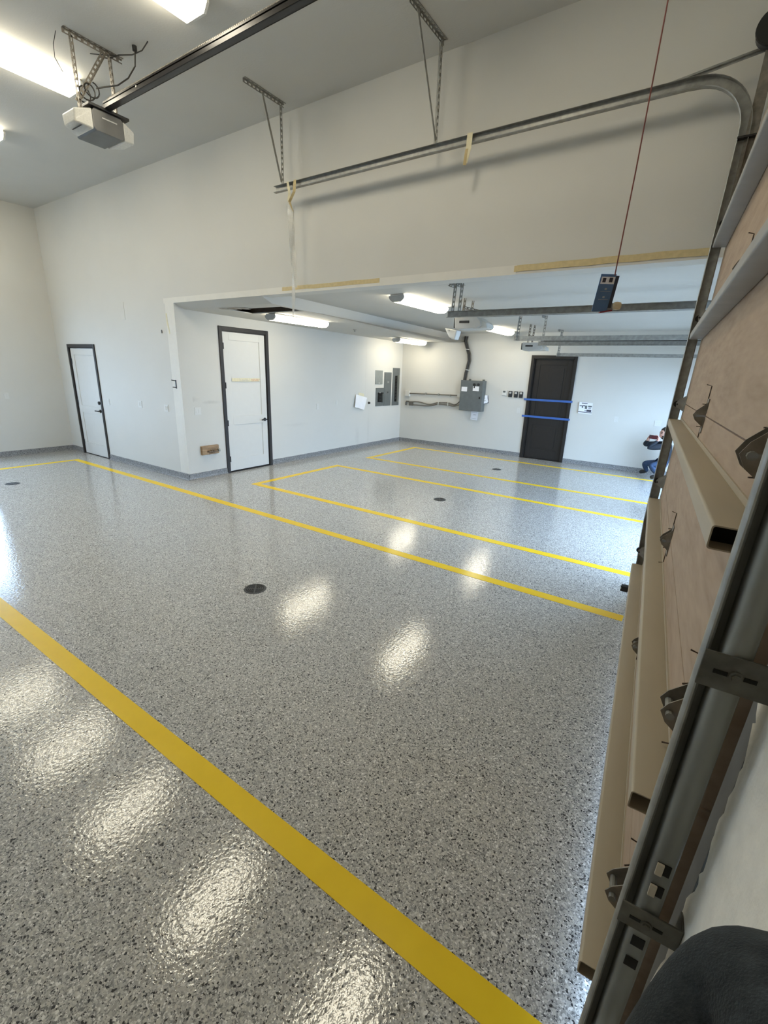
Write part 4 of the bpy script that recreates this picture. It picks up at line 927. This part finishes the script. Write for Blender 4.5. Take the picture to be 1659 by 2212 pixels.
t = thing('elbow_fitting', 'small grey elbow fitting beside the corner below the junction box', 'fitting', (-6.665, YF, 1.07))
MB().tube([(0.05, -0.03, 0.035), (-0.03, -0.03, 0.035), (-0.04, -0.03, 0.0), (-0.04, -0.03, -0.06)], 0.022, 10).build('elbow', 'flex_grey', t, smooth=True)
for k, (lb, pts) in enumerate((('upper of two sagging flexible conduits entering the grey enclosure', [(-6.62, 1.10), (-6.3, 1.115), (-5.98, 1.075), (-5.72, 1.135), (-5.42, 1.15), (-5.22, 1.12), (-5.07, 1.235)]),
                               ('lower of two sagging flexible conduits entering the grey enclosure', [(-6.48, 1.03), (-6.1, 1.03), (-5.9, 1.05), (-5.70, 1.10), (-5.42, 1.10), (-5.25, 1.085), (-5.07, 1.14)]))):
    sm = []
    for i in range(len(pts)-1):
        p0 = pts[max(i-1, 0)]; p1 = pts[i]; p2 = pts[i+1]; p3 = pts[min(i+2, len(pts)-1)]
        for j in range(6):
            s_ = j/6; f_ = lambda a, b, c, d: 0.5*((2*b) + (-a+c)*s_ + (2*a-5*b+4*c-d)*s_*s_ + (-a+3*b-3*c+d)*s_**3)
            sm.append((f_(p0[0], p1[0], p2[0], p3[0]), 0, f_(p0[1], p1[1], p2[1], p3[1])))
    sm.append((pts[-1][0], 0, pts[-1][1]))
    t = thing('flexible_conduit', lb, 'conduit', (0, YF-0.035-0.005*k, 0), 'flexible conduits'); MB().tube(sm, 0.0155, 8).build('hose', 'flex_grey', t, smooth=True)
    for x in (-5.70, -5.42): MB().box(x-0.008, x+0.008, -0.025, 0.03, 1.085 if k else 1.115, 1.115 if k else 1.165).build('strap', 'plastic_white', t)
t, hw, hh = fbox('transfer_switch', 'large grey electrical enclosure on the far wall with white stickers', 'electrical box', -5.03, -4.44, 1.005, 1.735, 0.20, 'panel_grey')
MB().box(-hw+0.005, hw-0.005, -0.21, -0.20, -hh+0.005, hh-0.005).build('door', 'panel_grey', t, bevel=0.003)
MB().box(-0.26, -0.11, -0.2115, -0.2105, 0.10, 0.21).build('sticker', 'paper', t)
MB().box(0.04, 0.20, -0.2115, -0.2105, 0.12, 0.235).build('sticker', 'paper', t)
MB().cyl((0.07, -0.21, 0.27), (0.07, -0.23, 0.27), 0.032, 14).cyl((0.18, -0.21, 0.275), (0.18, -0.23, 0.275), 0.032, 14).box(0.06, 0.09, -0.214, -0.21, 0.19, 0.26).build('knob', 'black', t)
MB().box(0.22, 0.25, -0.225, -0.21, -0.06, -0.01).build('latch', 'black', t)
for x in (-0.14, 0.22): MB().box(x-0.025, x+0.025, -0.03, 0.0, hh, hh+0.03).build('mounting_tab', 'panel_grey', t)
MB().bar((-hw-0.01, -0.10, -0.14), (-hw-0.01, -0.10, 0.06), (1, 0, 0), 0.03, 0.10).build('side_fitting', 'black', t)
t = thing('cable_bundle', 'thick black cable bundle rising from the grey enclosure to the ceiling', 'cable', (0, YF, 0))
bz = [(-4.99, -0.10, 1.735), (-4.985, -0.07, 1.9), (-4.965, -0.05, 2.05), (-4.94, -0.045, 2.2), (-4.96, -0.045, 2.35), (-5.02, -0.05, 2.5), (-5.07, -0.06, 2.65), (-5.06, -0.06, 2.76)]
MB().tube(bz, 0.034, 10).build('cable', 'cable_black', t, smooth=True)
MB().tube([(x+0.045, y+0.012, z) for x, y, z in bz], 0.016, 8).build('cable', 'flex_grey', t, smooth=True)
for p in ((-4.965, 1.98), (-5.01, 2.46)): MB().cyl((p[0]+0.01, -0.05, p[1]-0.008), (p[0]+0.012, -0.05, p[1]+0.008), 0.052, 12).build('cable_tie', 'plastic_white', t)
sheet('white paper sheet taped beneath the large grey enclosure', [(-4.765, YF-0.012, 0.99), (-4.575, YF-0.012, 0.985), (-4.585, YF-0.02, 0.775), (-4.775, YF-0.02, 0.785)], (0, -1, 0), [(0.1, 0.9, 0.08, 0.12, 'ink_light'), (0.35, 0.75, 0.35, 0.42, 'ink_light'), (0.15, 0.8, 0.80, 0.84, 'ink_light')])
sheet('leaflet of dark-framed pages sticking out right of the grey enclosure', [(-4.43, YF-0.05, 1.40), (-4.36, YF-0.012, 1.40), (-4.33, YF-0.012, 1.22), (-4.44, YF-0.05, 1.19)], (0, -1, 0),
      [(0.8, 1.0, 0.0, 1.0, 'ink'), (0.0, 0.8, 0.30, 0.34, 'ink'), (0.0, 0.8, 0.62, 0.66, 'ink'), (0.0, 1.0, 0.95, 1.0, 'ink')])
t = thing('thermostat', 'white square thermostat left of three black buttons on the far wall', 'thermostat', (-3.96, YF, 1.485))
MB().box(-0.06, 0.06, -0.025, 0, -0.06, 0.06).build('case', 'plastic_white', t, bevel=0.004); MB().box(-0.03, 0.03, -0.0265, -0.025, 0.005, 0.045).build('screen', 'panel_grey', t)
for x, lb in ((-3.81, 'left'), (-3.672, 'middle'), (-3.55, 'right')):
    t = thing('wall_button', lb + ' one of three black door buttons beside the dark door', 'button', (x, YF, 1.462), 'black door buttons')
    MB().box(-0.045, 0.045, -0.03, 0, -0.07, 0.07).build('case', 'black', t, bevel=0.008); MB().prism(rnd_poly(0.055, 0.045, 0.01), 1, -0.034, -0.03).build('push_pad', 'plastic_lightgrey', t)
    t.children[1].location = (0, 0, 0.035)
sheet('printed notice with dark pictures on the far wall right of the dark door', [(-2.225, YF-0.03, 1.385), (-1.955, YF-0.004, 1.375), (-1.945, YF-0.004, 1.135), (-2.225, YF-0.03, 1.145)], (0, -1, 0),
      [(0.18, 0.62, 0.05, 0.11, 'ink'), (0.05, 0.30, 0.28, 0.36, 'ink'), (0.30, 0.45, 0.25, 0.34, 'ink'), (0.22, 0.32, 0.36, 0.50, 'panel_grey'), (0.45, 0.62, 0.26, 0.55, 'panel_grey'),
       (0.68, 0.96, 0.25, 0.36, 'panel_grey'), (0.72, 0.92, 0.38, 0.55, 'ink_light'), (0.45, 0.58, 0.66, 0.78, 'ink_light'), (0.60, 0.95, 0.62, 0.80, 'ink'), (0.0, 1.0, 0.83, 0.89, 'ink')], name='notice')

# ------------------------------------------------------------------ people
def skin_figure(name, joints, bones, mats, parent=None, sub=2, root=None):
    """joints: name -> (x, y, z, rx[, ry]); bones: (a, b, material); one continuous skinned surface"""
    names = list(joints); ix = {n: i for i, n in enumerate(names)}
    me = bpy.data.meshes.new(name+'_src'); me.from_pydata([joints[n][:3] for n in names], [(ix[a], ix[b]) for a, b, _ in bones], [])
    o = bpy.data.objects.new(name+'_src', me); C.objects.link(o)
    sk = o.modifiers.new('skin', 'SKIN'); sk.use_smooth_shade = True
    lay = me.skin_vertices[0].data
    for n in names:
        j = joints[n]; lay[ix[n]].radius = (j[3], j[4] if len(j) > 4 else j[3]); lay[ix[n]].use_root = (n == (root or names[0]))
    sb = o.modifiers.new('sub', 'SUBSURF'); sb.levels = sub; sb.render_levels = sub
    dg = bpy.context.evaluated_depsgraph_get(); ev = o.evaluated_get(dg); nm = bpy.data.meshes.new_from_object(ev)
    bpy.data.objects.remove(o); nm.name = name
    used = []
    for _, _, m_ in bones:
        if m_ not in used: used.append(m_)
    nm.materials.clear()
    for m_ in used: nm.materials.append(M[m_])
    segs = [(Vector(joints[a][:3]), Vector(joints[b][:3]), used.index(m_)) for a, b, m_ in bones]
    for p in nm.polygons:
        best = 1e9; c = p.center
        for a, b, m_ in segs:
            d = b-a; tt = max(0, min(1, (c-a).dot(d)/max(1e-9, d.length_squared))); dd = (a+d*tt-c).length
            if dd < best - 1e-6: best = dd; p.material_index = m_
        p.use_smooth = True
    r = bpy.data.objects.new(name, nm); C.objects.link(r)
    if parent: r.parent = parent
    return r
def hand(J, B, wrist, pre, fwd, side, curl, s=1.0):
    """palm and five fingers from joint wrist; fwd = palm direction, side = towards the thumb, curl = bend direction"""
    W = Vector(J[wrist][:3]); fwd, side, curl = Vector(fwd).normalized(), Vector(side).normalized(), Vector(curl).normalized()
    pm = W + fwd*0.055*s; J[pre+'palm'] = (*pm, 0.030*s, 0.020*s); B.append((wrist, pre+'palm', 'skin'))
    for k, (off, ln) in enumerate(((0.028, 0.075), (0.009, 0.085), (-0.010, 0.078), (-0.028, 0.060))):
        b0 = pm + fwd*0.045*s + side*off*s; b1 = b0 + (fwd*0.75 + curl*0.6).normalized()*ln*0.5*s; b2 = b1 + (fwd*0.1 + curl)*ln*0.42*s
        for i, p in enumerate((b0, b1, b2)):
            J[pre+'f%d%d' % (k, i)] = (*p, (0.0095, 0.009, 0.0075)[i]*s)
        B += [(pre+'palm', pre+'f%d0' % k, 'skin'), (pre+'f%d0' % k, pre+'f%d1' % k, 'skin'), (pre+'f%d1' % k, pre+'f%d2' % k, 'skin')]
    t0 = W + fwd*0.025*s + side*0.034*s; t1 = t0 + (fwd*0.6 + side*0.7 + curl*0.2).normalized()*0.035*s; t2 = t1 + (fwd*0.8 + curl*0.5).normalized()*0.03*s
    for i, p in enumerate((t0, t1, t2)): J[pre+'t%d' % i] = (*p, (0.012, 0.0105, 0.0085)[i]*s)
    B += [(wrist, pre+'t0', 'skin'), (pre+'t0', pre+'t1', 'skin'), (pre+'t1', pre+'t2', 'skin')]
def head(parent, c, face, up, hair_mat='hair', beard=True, s=1.0):
    """a head with face, ears, hair; c = centre, face = looking direction"""
    f = Vector(face).normalized(); up = Vector(up).normalized(); sd = f.cross(up).normalized(); up = sd.cross(f).normalized(); c = Vector(c)
    bm = bmesh.new(); bmesh.ops.create_uvsphere(bm, u_segments=28, v_segments=20, radius=1.0)
    for v in bm.verts:
        x, y, z = v.co   # x side, y face, z up
        w = 0.076*(1 - 0.16*max(0, -z)) ; d = 0.096; h = 0.118
        X = x*w*(1-0.12*max(0, y)); Y = y*d; Z = z*h
        if z < -0.3: X *= 1 - 0.25*(-z-0.3); Y += 0.012*(-z-0.3)
        if y > 0.7 and abs(x) < 0.25 and -0.35 < z < 0.15: Y += 0.020*(1-abs(x)/0.25)*(1-abs(z+0.2)/0.35 if z < 0.15 else 0)     # nose
        if y > 0.6 and 0.02 < z < 0.22 and 0.18 < abs(x) < 0.55: Y -= 0.008                                                        # eye sockets
        if y > 0.7 and z < -0.75: Y += 0.006
        v.co = c*0 + sd*X*s + f*Y*s + up*Z*s
    me = bpy.data.meshes.new('head'); bm.to_mesh(me); bm.free()
    for p in me.polygons: p.use_smooth = True
    me.materials.append(M['skin']); me.materials.append(M['hair'])
    for p in me.polygons:
        q = p.center/s; a, b, z = q.dot(sd), q.dot(f), q.dot(up)
        if beard and z < -0.035 and b > -0.01 and (z < -0.062 or abs(a) > 0.030): p.material_index = 1
    o = bpy.data.objects.new('head', me); C.objects.link(o); o.parent = parent; o.location = c
    bm = bmesh.new(); bmesh.ops.create_uvsphere(bm, u_segments=24, v_segments=16, radius=1.0)
    for v in list(bm.verts):
        x, y, z = v.co; v.co = sd*x*0.082*s + f*(y*0.101-0.006)*s + up*(z*0.121+0.006)*s
    dele = [v for v in bm.verts if (v.co.dot(up) < 0.045*s and v.co.dot(f) > -0.02*s) or v.co.dot(up) < -0.05*s or (v.co.dot(f) > 0.06*s and v.co.dot(up) < 0.062*s)]
    bmesh.ops.delete(bm, geom=dele, context='VERTS')
    me = bpy.data.meshes.new('hair'); bm.to_mesh(me); bm.free(); me.materials.append(M[hair_mat])
    for p in me.polygons: p.use_smooth = True
    h = bpy.data.objects.new('hair', me); C.objects.link(h); h.parent = parent; h.location = c
    md = h.modifiers.new('thick', 'SOLIDIFY'); md.thickness = 0.006*s
    for e in (-1, 1):
        p = c + sd*e*0.030*s + f*0.086*s + up*0.012*s
        MB().lathe(p, f, [(0, -0.004*s), (0.010*s, 0.0), (0.006*s, 0.006*s), (0, 0.008*s)], 10).build('eye', 'ink', parent)
        q = c + sd*e*0.074*s - f*0.004*s
        MB().lathe(q, sd*e, [(0.0, -0.004*s), (0.020*s, 0.0), (0.028*s, 0.010*s), (0.018*s, 0.012*s), (0.0, 0.006*s)], 12).build('ear', 'skin', parent, smooth=True)
        MB().bar(c + sd*e*0.018*s + f*0.092*s + up*0.036*s, c + sd*e*0.046*s + f*0.080*s + up*0.034*s, up, 0.008*s, 0.008*s).build('eyebrow', 'hair', parent)
    MB().bar(c + sd*0.024*s + f*0.088*s - up*0.055*s, c - sd*0.024*s + f*0.088*s - up*0.055*s, up, 0.008*s, 0.010*s).build('mouth', 'tape_red', parent)

# crouching person by the far wall, phone raised
pz = Vector((-0.47, 10.46, 0.0))
t = thing('person', 'person in dark jacket and jeans crouching by the far wall, holding up a phone', 'person', tuple(pz))
J = {}; B = []
J['pelvis'] = (0.08, 0.06, 0.34, 0.135, 0.115); J['spine'] = (0.075, 0.04, 0.50, 0.125, 0.105); J['chest'] = (0.065, 0.02, 0.65, 0.145, 0.11); J['neck0'] = (0.07, 0.02, 0.755, 0.07, 0.07); J['neck'] = (0.03, 0.0, 0.80, 0.048)
J['headb'] = (0.01, -0.01, 0.86, 0.045)
B += [('pelvis', 'spine', 'jacket'), ('spine', 'chest', 'jacket'), ('chest', 'neck0', 'jacket'), ('neck0', 'neck', 'skin'), ('neck', 'headb', 'skin')]
# right arm (towards the wall) and left arm (towards the camera)
J['shR'] = (0.01, 0.15, 0.70, 0.065); J['elR'] = (-0.32, 0.12, 0.66, 0.055); J['wrR'] = (-0.265, -0.08, 0.755, 0.036)
J['shL'] = (0.04, -0.15, 0.69, 0.068); J['elL'] = (-0.23, -0.22, 0.63, 0.056); J['wrL'] = (-0.085, -0.15, 0.77, 0.036)
for s_ in 'RL': B += [('chest', 'sh'+s_, 'jacket'), ('sh'+s_, 'el'+s_, 'jacket'), ('el'+s_, 'wr'+s_, 'jacket')]
hand(J, B, 'wrR', 'r', (0.10, -0.15, 1.0), (0.3, 1, 0), (1, -0.1, 0.0), 0.85); hand(J, B, 'wrL', 'l', (-0.10, -0.05, 1.0), (-0.3, 1, 0), (-1, 0.0, 0.0), 0.85)
# legs: one folded under, one forward
J['hipR'] = (0.06, 0.14, 0.30, 0.10); J['knR'] = (-0.27, 0.17, 0.27, 0.066); J['anR'] = (-0.19, 0.22, 0.11, 0.046); J['toeR'] = (-0.33, 0.22, 0.070, 0.040)
J['hipL'] = (0.06, -0.05, 0.29, 0.10); J['knL'] = (-0.14, -0.12, 0.29, 0.068); J['anL'] = (0.05, -0.12, 0.11, 0.048); J['toeL'] = (-0.10, -0.14, 0.045, 0.042)
for s_ in 'RL': B += [('pelvis', 'hip'+s_, 'denim'), ('hip'+s_, 'kn'+s_, 'denim'), ('kn'+s_, 'an'+s_, 'denim'), ('an'+s_, 'toe'+s_, 'shoe_black')]
skin_figure('body', J, B, None, t, 2, 'pelvis')
head(t, (0.0, -0.02, 0.920), (-0.80, -0.55, -0.10), (0.05, 0, 1))
ph = thing('phone', 'dark red phone held sideways by the crouching person', 'phone', tuple(pz + Vector((-0.175, -0.175, 0.845))))
MB().bar((-0.075, 0.006, 0.003), (0.075, -0.006, -0.003), (0, 0, 1), 0.073, 0.009).build('case', 'phone_red', ph, bevel=0.003)
MB().bar((-0.062, -0.001, 0.018), (-0.036, -0.003, 0.018), (0, 0, 1), 0.022, 0.004).build('camera_bump', 'black', ph)

# the photographer: only the raised elbow reaches into the picture
t = thing('person', 'photographer in a dark fleece whose raised elbow fills the lower right corner', 'person', (0, 0, 0))
J = {}; B = []
J['pelvis'] = (-0.22, -0.34, 0.96, 0.15, 0.12); J['spine'] = (-0.22, -0.34, 1.15, 0.145, 0.11); J['chest'] = (-0.21, -0.32, 1.36, 0.17, 0.12); J['neck0'] = (-0.21, -0.31, 1.50, 0.075); J['neck'] = (-0.21, -0.29, 1.56, 0.055); J['headb'] = (-0.21, -0.28, 1.63, 0.05)
B += [('pelvis', 'spine', 'fleece'), ('spine', 'chest', 'fleece'), ('chest', 'neck0', 'fleece'), ('neck0', 'neck', 'skin'), ('neck', 'headb', 'skin')]
J['shR'] = (-0.03, -0.22, 1.45, 0.075); J['upR'] = (0.035, 0.02, 1.475, 0.070); J['elR'] = (0.103, 0.247, 1.590, 0.061); J['foR'] = (0.135, 0.12, 1.65, 0.054); J['wrR'] = (0.085, -0.03, 1.74, 0.040)
J['shL'] = (-0.40, -0.32, 1.45, 0.075); J['elL'] = (-0.46, -0.34, 1.16, 0.056); J['wrL'] = (-0.46, -0.26, 0.93, 0.038)
B += [('chest', 'shR', 'fleece'), ('shR', 'upR', 'fleece'), ('upR', 'elR', 'fleece'), ('elR', 'foR', 'fleece'), ('foR', 'wrR', 'fleece'), ('chest', 'shL', 'fleece'), ('shL', 'elL', 'fleece'), ('elL', 'wrL', 'fleece')]
hand(J, B, 'wrR', 'r', (-0.25, -0.1, 1.0), (-1, 0.1, -0.1), (-0.6, -0.6, 0.2)); hand(J, B, 'wrL', 'l', (0, 0.1, -1.0), (0.3, 1, 0), (1, 0, -0.1))
for s_, x in (('R', -0.12), ('L', -0.32)):
    J['hip'+s_] = (x, -0.34, 0.90, 0.10); J['kn'+s_] = (x, -0.32, 0.50, 0.066); J['an'+s_] = (x, -0.38, 0.10, 0.046); J['toe'+s_] = (x-0.02, -0.20, 0.042, 0.040)
    B += [('pelvis', 'hip'+s_, 'denim'), ('hip'+s_, 'kn'+s_, 'denim'), ('kn'+s_, 'an'+s_, 'denim'), ('an'+s_, 'toe'+s_, 'shoe_black')]
skin_figure('body', J, B, None, t, 3, 'pelvis')
head(t, (-0.20, -0.26, 1.70), (0.3, 0.9, 0.15), (0, 0, 1), beard=False)
